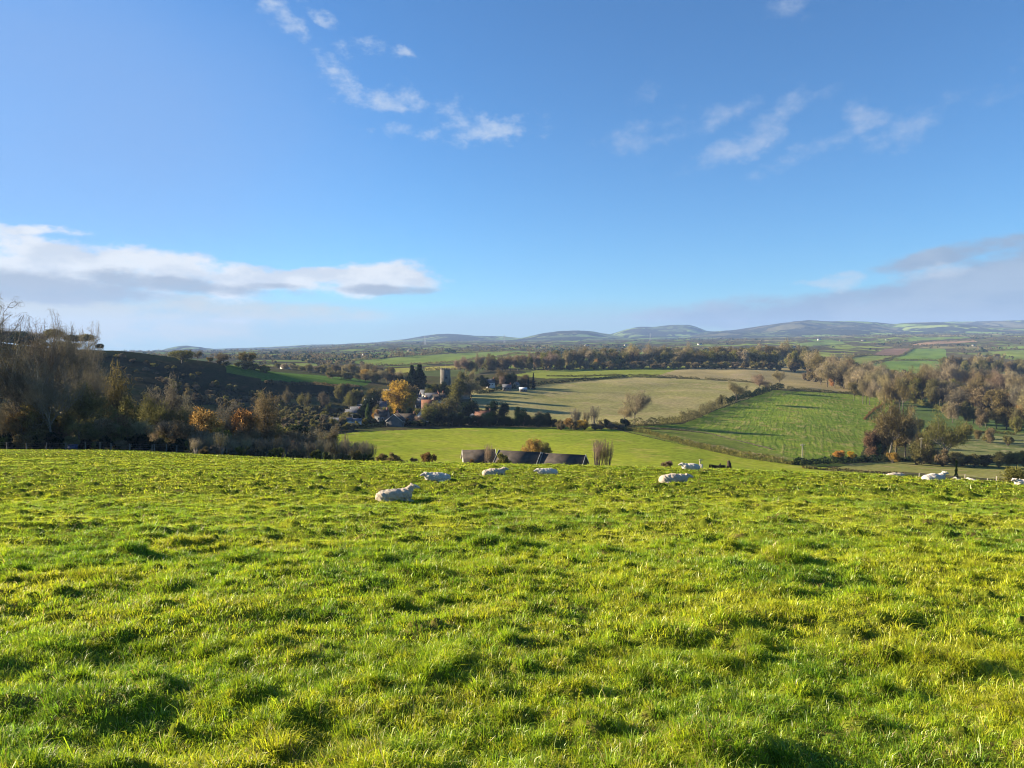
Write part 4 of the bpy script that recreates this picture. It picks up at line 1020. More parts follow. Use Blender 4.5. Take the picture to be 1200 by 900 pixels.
hedge([(372, 498), (395, 490), (415, 483)], 1.6, 'tan', 'yellowish grassy hedge bank climbing left of the village', 2.4, 330, 40, .3)
hedge([(310, 448), (350, 451), (390, 453), (420, 453)], 2.6, 'brown', 'brown hedge along the bottom of the hill pasture', 2.6, 430)
hedge([(300, 427.5), (340, 432), (390, 438.5), (430, 445.5)], 1.5, 'olive', 'low hedge along the crest of the hill pasture', 2.0, 500)
hedge([(200, 470), (270, 468), (340, 466), (400, 463)], 3.0, 'winter', 'dark scrubby hedge along the foot of the bracken hill', 3.4, 380)
far_h = [([(1017, 428), (1035, 423), (1055, 417.5), (1070, 409)], 'dark hedge rising between the two right far pastures'), ([(985, 429), (1000, 428), (1018, 428)], 'dark hedge under the pale far pasture'),
         ([(1042, 422.5), (1075, 422), (1110, 422)], 'straight dark hedge across the right far pasture'), ([(990, 420), (1022, 416.5), (1056, 417)], 'hedge under the far ploughland'),
         ([(405, 424), (440, 421), (500, 416), (560, 413), (600, 411)], 'hedge along the top of the long far green field'), ([(500, 427), (560, 421), (600, 415), (640, 413)], 'hedge crossing the long far green field'),
         ([(640, 420), (700, 416), (760, 412), (812, 410)], 'hedge along the top of the bright far pasture'), ([(690, 424), (745, 420), (806, 415)], 'hedge along the bottom of the bright far pasture'),
         ([(1066, 403.5), (1100, 399.5), (1142, 398)], 'hedge above the far orange ploughland'), ([(497, 434.5), (520, 433.5), (545, 432.5)], 'dark hedge behind the churchyard'),
         ([(1160, 411), (1200, 409.5), (1250, 409)], 'hedge above the right edge pasture'), ([(440, 428.5), (480, 428), (500, 427)], 'hedge below the long far green field')]
for p, lab in far_h: hedge(p, 4.5, 'olive', lab, 5, 700, 6, 1.1)

# far woods and hedgerow trees that read as one texture on the plain
def far_wood():
    r = np.random.default_rng(77)
    P, S = [], []
    for k in range(11000):
        d = math.exp(r.uniform(math.log(980), math.log(7000)))
        u = r.uniform(-.95, .95)
        x, y = u * d, d
        n = fbm(np.array([x / 420.]), np.array([y / 900.]), 140, 3)[0]
        line = abs(vnoise(np.array([x / 260.]), np.array([y / 420.]), 150)[0])
        px, py = proj(x, y, float(ground(x, y)))
        if any(inpoly(np.array([px]), np.array([py]), f[4])[0] for f in FIELDS[12:]): continue
        if not (n > .3 or line < .05): continue
        P.append((x, y)); S.append(r.uniform(4.5, 9) * (1.1 if n > .28 else .75))
    P, S = np.array(P), np.array(S)
    z = ground(P[:, 0], P[:, 1])
    n = 16
    k = np.repeat(np.arange(len(P)), n)
    q = r.normal(0, 1, (len(k), 3)); q /= np.linalg.norm(q, axis=1, keepdims=True)
    C = np.stack([P[:, 0], P[:, 1], z + S * .55], 1)[k] + q * S[k][:, None] * np.array([.75, .75, .5])
    v, t = tri_cloud(C, 3.4, r, 1.4, .5, q)
    half = len(t) // 2
    return v, t
v, t = far_wood()
def split_far(v, t, cond, name, leaf, label):
    c = v.reshape(-1, 3, 3).mean(1)
    m = cond(c)
    vv = v.reshape(-1, 3, 3)[m].reshape(-1, 3)
    o = link(name, make_mesh(name, vv, np.arange(len(vv)).reshape(-1, 3), None, [M['leaf_' + leaf]]))
    tag(o, label, 'woodland', kind='stuff')
hh = lambda c: vnoise(c[:, 0] / 55, c[:, 1] / 80, 33)
split_far(v, t, lambda c: hh(c) < -.25, 'woodland', 'dark', 'dark green distant woods on the plain below the hills')
split_far(v, t, lambda c: (hh(c) >= -.25) & (hh(c) < .3), 'woodland', 'brown', 'brown distant woods on the plain below the hills')
split_far(v, t, lambda c: hh(c) >= .3, 'woodland', 'olive', 'olive distant hedgerow trees on the plain below the hills')
# tussocks and rough growth of the rough ground
# ---------------------------------------------------------------- sheep
def wool_mat(name, a, b, face):
    m, nt, out = nodes_of(name)
    P = N(nt, 'ShaderNodeTexCoord').outputs['Object']
    n = noise(nt, P, 9, 5.0, .65)
    col = mixc(nt, ramp(nt, n, .3, .7), c4(a), c4(b))
    bs = N(nt, 'ShaderNodeBsdfPrincipled', {'Base Color': col, 'Roughness': 1.0, 'Specular IOR Level': .05, 'Sheen Weight': .25})
    if not face:
        bp = N(nt, 'ShaderNodeBump', {'Height': noise(nt, P, 40, 4.0, .7), 'Strength': .9, 'Distance': .02}); nt.links.new(bp.outputs[0], bs.inputs['Normal'])
    nt.links.new(bs.outputs[0], out.inputs[0])
    return m
WOOL = wool_mat('fleece', (.5, .42, .31), (.36, .29, .21), False)
WOOL2 = wool_mat('white_fleece', (.56, .52, .44), (.42, .38, .31), False)
FACE = wool_mat('sheep_face', (.52, .47, .41), (.42, .37, .32), True)
DARKEYE = plain_mat('sheep_eye', (.02, .015, .012), (.02, .015, .012))
def blob(bm, c, r, rot=None, seg=20):
    mt = Matrix.Translation(c)
    if rot: mt = mt @ Matrix.Rotation(rot[1], 4, rot[0])
    bmesh.ops.create_uvsphere(bm, u_segments=seg, v_segments=seg // 2 + 2, radius=1.0, matrix=mt @ Matrix.Diagonal((r[0], r[1], r[2], 1)))
def limb(bm, pts, rads, k=7):
    for (a, b, ra, rb) in zip(pts[:-1], pts[1:], rads[:-1], rads[1:]):
        a, b = Vector(a), Vector(b)
        for i in range(k + 1):
            t = i / k; r = ra + (rb - ra) * t
            blob(bm, a.lerp(b, t), (r, r, r), seg=12)
def sheep_mesh(seed, yaw=0.0, head_up=.0, wool=WOOL, head_back=0.0):
    """a sheep lying down with its legs folded under it: one continuous body"""
    bm = bmesh.new()
    blob(bm, (-.06, 0, .31), (.54, .34, .32)); blob(bm, (-.40, 0, .28), (.27, .31, .28)); blob(bm, (.30, 0, .33), (.29, .28, .29))
    blob(bm, (-.1, 0, .43), (.36, .17, .15))
    hz = .66 + head_up
    hx = .66 - head_back
    cy, sy_ = math.cos(yaw), math.sin(yaw)
    hd = Vector((hx, 0, hz)) + Vector((cy - 1, sy_, 0)) * .10
    fw = Vector((cy, sy_, -.38)).normalized(); lat = Vector((-sy_, cy, 0))
    limb(bm, [(.36, 0, .40), (.50, sy_ * .03, .40 + (hz - .40) * .55), hd - fw * .07], [.205, .155, .105])
    limb(bm, [hd - fw * .06, hd + fw * .06, hd + fw * .19], [.098, .088, .056], 5)
    for s in (-1, 1):
        e = hd + lat * (s * .1) - fw * .05 + Vector((0, 0, .045))
        limb(bm, [e, e + lat * (s * .075) + Vector((0, 0, .03)) - fw * .01], [.038, .022], 4)
        limb(bm, [(.34, s * .15, .13), (.60, s * .15, .07), (.44, s * .17, .035)], [.075, .05, .036], 5)
        limb(bm, [(-.34, s * .23, .15), (-.06, s * .28, .11), (-.30, s * .30, .04)], [.12, .075, .04], 5)
    limb(bm, [(-.58, 0, .30), (-.66, 0, .16)], [.055, .035], 4)
    me = bpy.data.meshes.new('sheep_tmp'); bm.to_mesh(me); bm.free()
    o = bpy.data.objects.new('sheep_tmp', me); COL.objects.link(o)
    rm = o.modifiers.new('r', 'REMESH'); rm.mode = 'VOXEL'; rm.voxel_size = .021; rm.use_smooth_shade = True
    sm = o.modifiers.new('s', 'SMOOTH'); sm.factor = .5; sm.iterations = 4
    dg = bpy.context.evaluated_depsgraph_get()
    ne = bpy.data.meshes.new_from_object(o.evaluated_get(dg))
    bpy.data.objects.remove(o); bpy.data.meshes.remove(me)
    n = len(ne.vertices); co_ = np.empty(n * 3); ne.vertices.foreach_get('co', co_); co_ = co_.reshape(-1, 3)
    no = np.empty(n * 3); ne.vertices.foreach_get('normal', no); no = no.reshape(-1, 3)
    hv = np.array(hd)
    face_d = (co_ - hv) @ np.array(fw)
    head = (np.linalg.norm(co_ - (hv + np.array(fw) * .07), axis=1) < .24) & (face_d > -.03)
    legs = (co_[:, 2] < .09) & (np.abs(co_[:, 1]) > .1)
    w_ = np.where(head | legs, 0, 1.0)
    co_ += no * (w_ * (.018 * fbm(co_[:, 0] * 14 + co_[:, 2] * 9 + seed, co_[:, 1] * 14 - co_[:, 2] * 11, seed, 2) + .02 * vnoise(co_[:, 0] * 4.5 + seed, co_[:, 1] * 5 + co_[:, 2] * 4, seed + 3)))[:, None]
    ne.vertices.foreach_set('co', co_.ravel())
    ne.materials.clear()
    for m in (wool, FACE, DARKEYE): ne.materials.append(m)
    eyes = [hv + np.array(fw) * .055 + np.array(lat) * (s * .083) + np.array([0, 0, .028]) for s in (-1, 1)]
    npl = len(ne.polygons); ctr = np.empty(npl * 3); ne.polygons.foreach_get('center', ctr); ctr = ctr.reshape(-1, 3)
    fd = (ctr - hv) @ np.array(fw)
    hm = (np.linalg.norm(ctr - (hv + np.array(fw) * .07), axis=1) < .24) & (fd > -.03)
    lm = (ctr[:, 2] < .075) & (np.abs(ctr[:, 1]) > .1)
    mi = np.where(hm | lm, 1, 0)
    for e in eyes: mi[np.linalg.norm(ctr - e, axis=1) < .019] = 2
    nose = hv + np.array(fw) * .245
    mi[np.linalg.norm(ctr - nose, axis=1) < .03] = 2
    ne.polygons.foreach_set('material_index', mi.astype(np.int32))
    ne.update(); ne.name = 'sheep'
    return ne
def sheep(px, d, facing, label, seed, yaw=0.0, up=0.0, back=0.0, wool=WOOL, sc=1.0, sink=.1):
    x, y, z = on(px, d)
    o = link('sheep', sheep_mesh(seed, yaw, up, wool, back))
    o.location = (x, y, float(groundb(x, y)) - sink); o.rotation_euler = (0, 0, rad(facing)); o.scale = (sc * .88, sc * .92, sc * .7)
    tag(o, label, 'sheep', 'sheep lying in the pasture')
sheep(463, 22.6, 16, 'nearest sheep, cream and grey, lying with its head raised to the right', 1, .15, .03, wool=WOOL)
sheep(512, 31.0, 180, 'lying sheep with its white head at the left, between the nearest sheep and the barns', 2, .5, -.12, .05, WOOL2)
sheep(579, 35.5, 10, 'cream lying sheep in front of the two left barns, head to the right', 3, .2, -.06, .04)
sheep(641, 37, 184, 'lying sheep with a low left-turned head below the right barn', 4, .3, -.16, .05, WOOL2, .95)
sheep(790, 30.5, 4, 'large cream sheep lying in front of a greyer one, head down to the right', 5, -.35, -.14, .04, sc=1.08)
sheep(809, 43.5, 176, 'greyish sheep lying behind the large cream one, white head to the left', 6, .3, -.1, .03, WOOL2, .98)
sheep(1095, 40.5, 6, 'white sheep lying on the right skyline of the pasture with head held high', 7, .1, .02, wool=WOOL2, sc=1.12)
sheep(1049, 46.5, 0, 'sheep of which only the back shows over the brow, left of the skyline sheep', 8, .2, -.2, .08, sc=.95, sink=.2)
sheep(1128, 47, 150, 'small sheep half hidden by the brow, just right of the dark conifer', 9, .6, .02, 0, WOOL2, .75, .22)
sheep(1139, 46, 95, 'white sheep seen from behind, its rump rounded, right of the half hidden one', 10, 0, -.1, 0, WOOL2, .7, .14)
sheep(1200, 38.5, 175, 'sheep cut by the right edge of the photo', 11, .3, -.05, 0, WOOL2, .9)

# ---------------------------------------------------------------- timber things in the pasture
OLDWOOD = plain_mat('old_wood', (.23, .19, .14), (.12, .095, .07), 6, .9)
DARKWOOD = plain_mat('dark_wood', (.055, .04, .028), (.03, .022, .016), 4, .9, bumpd=.03)
PALEWOOD = plain_mat('pale_wood', (.42, .38, .3), (.28, .24, .18), 6, .85)
BLUE = plain_mat('blue_plastic', (.02, .04, .11), (.015, .03, .08), 3, .5)
GALV = plain_mat('galvanised_wire', (.3, .31, .32), (.2, .2, .2), 8, .5)
# fallen log and stump
x, y, z = on(841, 58); zb = float(groundb(x, y))
b = MB()
tt = np.linspace(0, 1, 8); zz = np.stack([-.62 + 1.2 * tt, .03 * np.sin(tt * 5), .2 + .03 * np.cos(tt * 7)], 1)
b.tubes(zz[:-1], zz[1:], .2 - .04 * tt[:-1], .2 - .04 * tt[1:], 9)
b.tubes([[.1, 0, .3]], [[.22, -.1, .5]], [.06], [.04], 6)
root = empty('fallen_log', (x, y, zb - .03), rad(-6)); tag(root, 'dark fallen log lying beside an upright stump on the brow', 'log')
b.build('stem', DARKWOOD, root, True)
e = MB(); e.tubes([[.575, .0, .22]], [[.6, .0, .22]], [.15], [.14], 9); e.build('cut_end', PALEWOOD, root)
x, y, z = on(854.5, 58); zb = float(groundb(x, y))
b = MB(); b.tubes([[0, 0, -.1], [0, 0, .12], [.01, 0, .3]], [[0, 0, .12], [.01, 0, .3], [-.05, 0, .68]], [.3, .2, .17], [.2, .17, .1], 9)
b.tubes([[0, 0, .3]], [[.16, .02, .46]], [.07], [.04], 6)
o = b.build('tree_stump', DARKWOOD, None, True); o.location = (x, y, zb); tag(o, 'dark upright broken stump at the right end of the fallen log', 'stump')
# marker post with a cross piece and bait box
x, y, z = on(820, 66); zb = float(groundb(x, y))
root = empty('feeder_post', (x, y, zb - .1)); tag(root, 'pale wooden post with a cross piece and small white box behind the greyish sheep', 'post')
b = MB(); b.tubes([[0, 0, 0]], [[.02, 0, 1.05]], [.055], [.05], 8); b.build('post', PALEWOOD, root)
b = MB(); b.box((.1, 0, 1.0), (.38, .06, .07)); b.build('cross_piece', PALEWOOD, root)
b = MB(); b.box((.16, -.02, .42), (.17, .16, .34)); b.box((.16, -.02, .61), (.21, .2, .03)); b.build('box', plain_mat('white_box', (.7, .66, .58), (.55, .5, .42), 4), root)
def fence(pts, hp, label, jitter=.1, leanm=.06, wires=(.35, .7, 1.0), mat=OLDWOOD, r=.06, sel=None):
    """posts with wires strung between them"""
    P = np.array([[p[0], p[1], float(groundb(p[0], p[1]))] for p in pts])
    c = P[0]
    root = empty('wire_fence', tuple(c)); tag(root, label, 'fence')
    tops = []
    rg = np.random.default_rng(int(abs(c[0]) * 7) + 3)
    for p in P - c:
        h = hp * rg.uniform(.88, 1.12); ln = rg.normal(0, leanm, 2)
        b = MB(); b.tubes([[0, 0, -.25], [ln[0] * .5, ln[1] * .5, h * .5]], [[ln[0] * .5, ln[1] * .5, h * .5], [ln[0], ln[1], h]], [r, r], [r, r * .9], 7)
        o = b.build('post', mat, root); o.location = tuple(p); tops.append((p, h))
    b = MB()
    for f in wires:
        q = np.array([p + np.array([0, 0, h * f * .95]) for p, h in tops]); b.tubes(q[:-1], q[1:], np.full(len(q) - 1, .006), np.full(len(q) - 1, .006), 3)
    b.build('wire', GALV, root)
fence([on(px, 120.5 + .01 * px)[:2] for px in (-40, -12, 8, 31, 54, 77, 100, 117, 130, 152, 178, 181, 195, 207, 223, 228, 240, 259, 280)], 1.2, 'old post and wire fence along the foot of the left wood', r=.085)
fence([on(px, dd)[:2] for px, dd in ((1036, 78), (1056, 76), (1077, 74), (1104, 72), (1130, 70), (1157, 67), (1167.5, 66), (1195, 64), (1225, 62))], 1.35, 'pale post and wire fence running behind the sheep on the right', mat=PALEWOOD, r=.045)
fence([on(px, dd)[:2] for px, dd in ((862, 130), (885, 128), (909, 126), (933, 123), (941, 122), (965, 119), (990, 116), (1015, 113))], 1.3, 'wire fence with thin posts below the brow, left of the pale fence', r=.06)
# blue trough
x, y, z = on(85, 119); zb = float(groundb(x, y))
root = empty('water_trough', (x, y, zb - .05), .1); tag(root, 'dark blue water trough standing against the fence in the left shade', 'trough')
b = MB(); b.box((0, 0, .45), (1.25, .7, .8)); b.build('tub', BLUE, root)
b = MB()
for q, s in (((0, .36, .87), (1.35, .06, .07)), ((0, -.36, .87), (1.35, .06, .07)), ((.65, 0, .87), (.06, .66, .07)), ((-.65, 0, .87), (.06, .66, .07))): b.box(q, s)
b.build('rim', BLUE, root)
# white animals and bales low in the valley
# telegraph pole
def pole(px, d, top, label, r=.16):
    x, y, z = on(px, d); h = z_at(top, d) - z
    root = empty('telegraph_pole', (x, y, z - .3)); tag(root, label, 'pole')
    b = MB(); b.tubes([[0, 0, 0]], [[0, 0, h + .3]], [r], [r * .7], 7); b.build('mast', PALEWOOD, root)
    b = MB(); b.box((0, 0, h - .3), (1.8, .12, .14)); a = b.build('cross_arm', PALEWOOD, root)
    b = MB()
    for k in (-.8, -.3, .3, .8): b.tubes([[k, 0, h - .24]], [[k, 0, h - .02]], [.05], [.06], 6)
    b.build('insulators', plain_mat('insulator', (.5, .5, .48)), a)
pole(940, 300, 520, 'pale telegraph pole standing against the furrowed field')
pole(1079, 320, 513, 'telegraph pole beside the tan shrub left of the domed tree', .13)
pole(413, 392, 485, 'thin pole by the village garden track', .1)

# ---------------------------------------------------------------- buildings
STONE = plain_mat('lias_stone', (.17, .155, .125), (.115, .105, .088), .9, .9)
WHITE = plain_mat('white_render', (.7, .68, .63), (.58, .56, .52), .6, .8)
CREAM = plain_mat('cream_render', (.42, .37, .27), (.33, .29, .21), .6, .8)
GREYW = plain_mat('grey_render', (.13, .13, .128), (.1, .1, .1), .8, .85)
SLATE = plain_mat('slate', (.11, .115, .13), (.07, .075, .085), 1.6, .5)
DSLATE = plain_mat('dark_slate', (.085, .072, .06), (.042, .038, .034), .5, .95, spec=.08)
TILE = plain_mat('clay_tile', (.19, .09, .055), (.12, .065, .042), 1.3, .8)
PALESHEET = plain_mat('pale_sheet', (.5, .53, .55), (.38, .4, .42), .7, .5)
GLASS = plain_mat('window_glass', (.03, .035, .04), (.02, .024, .03), 1, .15, spec=.5)
TRIM = plain_mat('white_trim', (.5, .49, .46), (.42, .41, .39), 2, .6)
FARW = plain_mat('weathered_white', (.55, .53, .49), (.45, .43, .4), .6, .8)
BRICK = plain_mat('brick', (.3, .13, .08), (.2, .09, .06), 2, .85)
def house(name, px, d, w, dp, eave, ridge, rz, wall, roof, label, chim=1, win=2, door=True, boards=False, base=None, small=False, cat='house', group=None):
    """gabled building, ridge along its local x; w by dp metres"""
    x, y, z = on(px, d)
    if base is not None: z = z_at(base, d)
    root = empty(name, (x, y, z), rad(rz)); tag(root, label, cat, group)
    b = MB()
    hw, hd = w / 2, dp / 2
    V_ = [(-hw, -hd, -2), (hw, -hd, -2), (hw, hd, -2), (-hw, hd, -2), (-hw, -hd, eave), (hw, -hd, eave), (hw, hd, eave), (-hw, hd, eave), (-hw, 0, ridge), (hw, 0, ridge)]
    b.add(V_, [[5, 6, 9], [7, 4, 8]], [[0, 1, 5, 4], [2, 3, 7, 6], [1, 2, 6, 5], [3, 0, 4, 7]])
    b.build('wall', wall, root)
    b = MB()
    ov, sl = .35, (ridge - eave) / hd
    for s in (-1, 1):
        A = [(-hw - ov, s * (hd + ov), eave - ov * sl + .05), (hw + ov, s * (hd + ov), eave - ov * sl + .05), (hw + ov, 0, ridge + .05), (-hw - ov, 0, ridge + .05)]
        B = [(p[0], p[1], p[2] + .16) for p in A]
        f = [[0, 1, 2, 3], [7, 6, 5, 4], [0, 4, 5, 1], [1, 5, 6, 2], [2, 6, 7, 3], [3, 7, 4, 0]]
        b.add(A + B, None, f)
    ro = b.build('roof', roof, root)
    for c in range(chim):
        cx = (hw - .5) * (1 if c == 0 else -1)
        cb = MB(); cb.box((cx, 0, ridge + .45), (.9, .7, 1.5)); cb.box((cx, 0, ridge + 1.22), (1.05, .85, .12)); cb.tubes([[cx, 0, ridge + 1.28]], [[cx, 0, ridge + 1.6]], [.14], [.12], 6)
        cb.build('chimney', BRICK, ro)
    if boards:
        for s in (-1, 1):
            b = MB()
            for t in (-1, 1):
                p0 = np.array([s * (hw + ov + .03), t * (hd + ov), eave - ov * sl + .02]); p1 = np.array([s * (hw + ov + .03), 0, ridge + .06])
                Q_ = [p0, p1, p1 + [0, 0, .32], p0 + [0, 0, .32]]
                Q2 = [q + np.array([s * .06, 0, 0]) for q in Q_]
                b.add(Q_ + Q2, None, [[0, 1, 2, 3], [7, 6, 5, 4], [0, 4, 5, 1], [2, 6, 7, 3], [0, 3, 7, 4], [1, 5, 6, 2]])
            b.build('bargeboard', TRIM, root)
    if not small:
        for i in range(win):
            wx = -hw + w * (i + 1) / (win + 1)
            for side in (-1, 1):
                b = MB(); b.box((wx, side * (hd + .03), eave * .62), (1.15, .1, 1.2)); f = b.build('window', TRIM, root)
                g = MB(); g.box((wx, side * (hd + .085), eave * .62), (.95, .04, 1.0)); g.build('pane', GLASS, f)
        if door:
            b = MB(); b.box((-hw + w * .12 + .3, -hd - .03, 1.0), (.95, .1, 2.0)); b.build('door', DARKWOOD, root)
    return root
# the barns under the brow
house('barn', 561, 206, 8.5, 8.0, 2.9, 5.6, 9, CREAM, DSLATE, 'leftmost of the three dark-roofed barns, its pale gable at the left', 0, 2, False, True, 551, cat='barn')
house('barn', 609, 200, 11.5, 7.2, 2.6, 5.3, -22, CREAM, DSLATE, 'middle dark-roofed barn with the cream timbered gable at its right end', 0, 2, True, True, 552.3, cat='barn')
house('barn', 661, 196, 11, 7.0, 2.4, 4.9, -20, DARKWOOD, DSLATE, 'rightmost of the three dark-roofed barns, white edged dark gable', 0, 2, True, True, 554.2, cat='barn')
# village
house('house', 464, 386, 9, 8.4, 3.0, 6.4, 86, GREYW, DSLATE, 'grey gabled house with white roof edges by the meadow', 1, 2, True, True)
house('house', 478, 396, 8, 6, 3.2, 6.0, 10, GREYW, DSLATE, 'dark roofed house right behind the grey gabled house', 1)
house('cottage', 400, 384, 11, 4.5, 2.3, 3.6, 3, WHITE, SLATE, 'low white-walled building at the left end of the village edge', 0, 3)
house('cottage', 414, 385, 8, 4.5, 2.2, 3.4, 5, WHITE, SLATE, 'low white-walled building next to the pole', 0, 2)
house('cottage', 437, 500, 11, 6, 3.2, 6.2, 24, CREAM, PALESHEET, 'pale-roofed building at the top of the slate cottage row', 0, 2)
house('cottage', 428, 470, 10, 6, 3.6, 6.6, 30, GREYW, SLATE, 'slate cottage second from the top of the row', 1, 2)
house('cottage', 420, 452, 10, 6, 3.6, 6.6, 28, WHITE, SLATE, 'slate cottage third from the top of the row', 1, 2)
house('cottage', 414, 436, 9, 6, 3.4, 6.2, 30, GREYW, SLATE, 'slate cottage lowest of the row', 1, 2)
house('house', 502, 470, 8.5, 7, 5.4, 10.2, 8, CREAM, TILE, 'house with a steep orange tile roof between lime and church', 1, 2)
house('cottage', 501, 448, 10, 5.5, 3.4, 5.8, 6, WHITE, SLATE, 'white-walled cottage below the orange tile roof', 1, 2)
house('cottage', 515, 446, 9, 6, 3.0, 5.6, -4, GREYW, DSLATE, 'dark-roofed cottage right of the white-walled cottage', 0, 2)
house('house', 511, 505, 8, 6.5, 5.4, 9.2, 60, CREAM, DSLATE, 'cream gabled house behind the orange tile roof', 1, 2)
house('house', 506, 530, 10, 6, 4.6, 8.0, 20, CREAM, SLATE, 'slate-roofed house below the church tower on the left', 1, 2)
house('house', 494, 500, 8, 6, 4.4, 7.6, 12, GREYW, SLATE, 'slate-roofed house right of the golden lime', 2, 2)
house('house', 517, 525, 8, 6, 4.8, 8.4, 70, WHITE, DSLATE, 'white gabled house at the foot of the church tower', 1, 2)
house('house', 566, 420, 9, 7, 4.4, 7.6, 4, BRICK, TILE, 'red-roofed house above the dark evergreen belt', 1, 2)
house('cottage', 553, 412, 5, 5, 3.2, 6.0, 80, WHITE, SLATE, 'small white gable in the dark evergreen belt', 0, 1)
house('farmhouse', 594, 618, 7, 5, 2.8, 5, 5, GREYW, SLATE, 'cream building at the farm above the bright strip', 1, 2)
house('barn', 613, 612, 6, 4.5, 2.0, 3.4, 4, GREYW, PALESHEET, 'low pale-roofed shed at the right of the farm', 0, 2, cat='shed')
house('cottage', 605, 640, 5, 4, 3.2, 5.6, 60, CREAM, SLATE, 'white gable among the farm evergreens', 1, 1)
# church
x, y, z = on(522, 560)
root = empty('church', (x, y, z - 1), rad(14)); tag(root, 'stone church with a square battlemented tower in the village', 'church')
tw, th = 6.6, z_at(433, 560) - z
b = MB(); b.box((0, 0, th / 2), (tw, tw, th + 2)); b.box((0, 0, th * .62), (tw + .3, tw + .3, .35))
for sx_ in (-1, 1):
    for sy2 in (-1, 1): b.box((sx_ * tw * .49, sy2 * tw * .49, th * .38), (.7, .7, th * .76))
twr = b.build('tower', STONE, root)
b = MB()
for i in range(5):
    for s in (-1, 1):
        if i != 4: pass
        b.box((-tw / 2 + .5 + i * (tw - 1) / 4, s * (tw / 2 - .2), th + 1.5), (.72, .45, 1.0)); 
        if 0 < i < 4: b.box((s * (tw / 2 - .2), -tw / 2 + .5 + i * (tw - 1) / 4, th + 1.5), (.45, .72, 1.0))
b.build('battlement', STONE, twr)
for s, ax in ((-1, 0), (1, 0), (-1, 1), (1, 1)):
    b = MB(); c = (0, s * (tw / 2 + .02), th * .8) if ax == 0 else (s * (tw / 2 + .02), 0, th * .8)
    b.box(c, (1.3, .12, 2.4) if ax == 0 else (.12, 1.3, 2.4)); b.build('window', GLASS, twr)
b = MB(); b.tubes([[0, 0, th + 1]], [[0, 0, th + 5.5]], [.09], [.05], 6); b.build('flagpole', PALEWOOD, twr)
b = MB(); nx = tw / 2 + 7.5
b.add([(tw / 2 + .01, -4, -1), (nx + 7.5, -4, -1), (nx + 7.5, 4, -1), (tw / 2 + .01, 4, -1), (tw / 2 + .01, -4, 5), (nx + 7.5, -4, 5), (nx + 7.5, 4, 5), (tw / 2 + .01, 4, 5), (tw / 2 + .01, 0, 9), (nx + 7.5, 0, 9)], [[5, 6, 9], [7, 4, 8]], [[0, 1, 5, 4], [2, 3, 7, 6], [1, 2, 6, 5], [3, 0, 4, 7]])
b.build('nave', STONE, root)
b = MB()
for s in (-1, 1):
    b.add([(tw / 2 + .02, s * 4.4, 4.7), (nx + 7.9, s * 4.4, 4.7), (nx + 7.9, 0, 9.1), (tw / 2 + .02, 0, 9.1), (tw / 2 + .02, s * 4.4, 4.9), (nx + 7.9, s * 4.4, 4.9), (nx + 7.9, 0, 9.3), (tw / 2 + .02, 0, 9.3)], None, [[0, 1, 2, 3], [7, 6, 5, 4], [0, 4, 5, 1], [1, 5, 6, 2], [2, 6, 7, 3], [3, 7, 4, 0]])
b.build('roof', DSLATE, root)
# houses scattered over the plain
FARH = [(333, 900, 'white house behind the round brown beech on the hill shoulder'), (336, 930, 'second white house beside the one behind the beech'), (428, 1900, 'pale farm on the far green fields left of the church'),
        (480, 2400, 'far pale barn above the long green fields'), (1024, 1150, 'white house by the right far ploughland'), (1029, 1170, 'second white house by the right far ploughland'),
        (1150, 1500, 'white farmhouse among the trees at the far right'), (1163, 1350, 'white house left of the right edge pasture'), (1176, 1300, 'larger white house by the right edge pasture'),
        (1141, 3000, 'white farmhouse high on the plain at the right'), (930, 2600, 'cluster house of pale walls left of the far village'), (926, 2550, 'pale long barn near the far village'),
        (628, 2700, 'pale farm buildings under the middle hill'), (636, 2750, 'second pale farm building under the middle hill'), (688, 3200, 'white farm speck under the long middle hill'), (733, 3300, 'pale farm speck right of the middle hill'),
        (820, 3000, 'long pale barn under the dark hill'), (1012, 3600, 'pale tall house of the far village'), (985, 3600, 'white house of the far village'), (960, 3600, 'cream house at the left of the far village'),
        (1040, 3700, 'pale house right of the far village church'), (1060, 3700, 'pale house at the right end of the far village'), (1183, 700, 'white cottage half hidden in the right valley wood'), (1172, 720, 'second cottage in the right valley wood')]
for i, (px, d, lab) in enumerate(FARH):
    k = max(1.0, d / 1700)
    house('house', px, d, (8 + 3 * (i % 3)) * min(k, 1.5), 6 * min(k, 1.2), 3.0 * min(k, 1.3), 5.6 * min(k, 1.3), (i * 47) % 60 - 30, FARW if i % 3 else CREAM, SLATE if i % 2 else DSLATE, lab, 1 if d < 2000 else 0, 2, False, False, None, d > 1600)
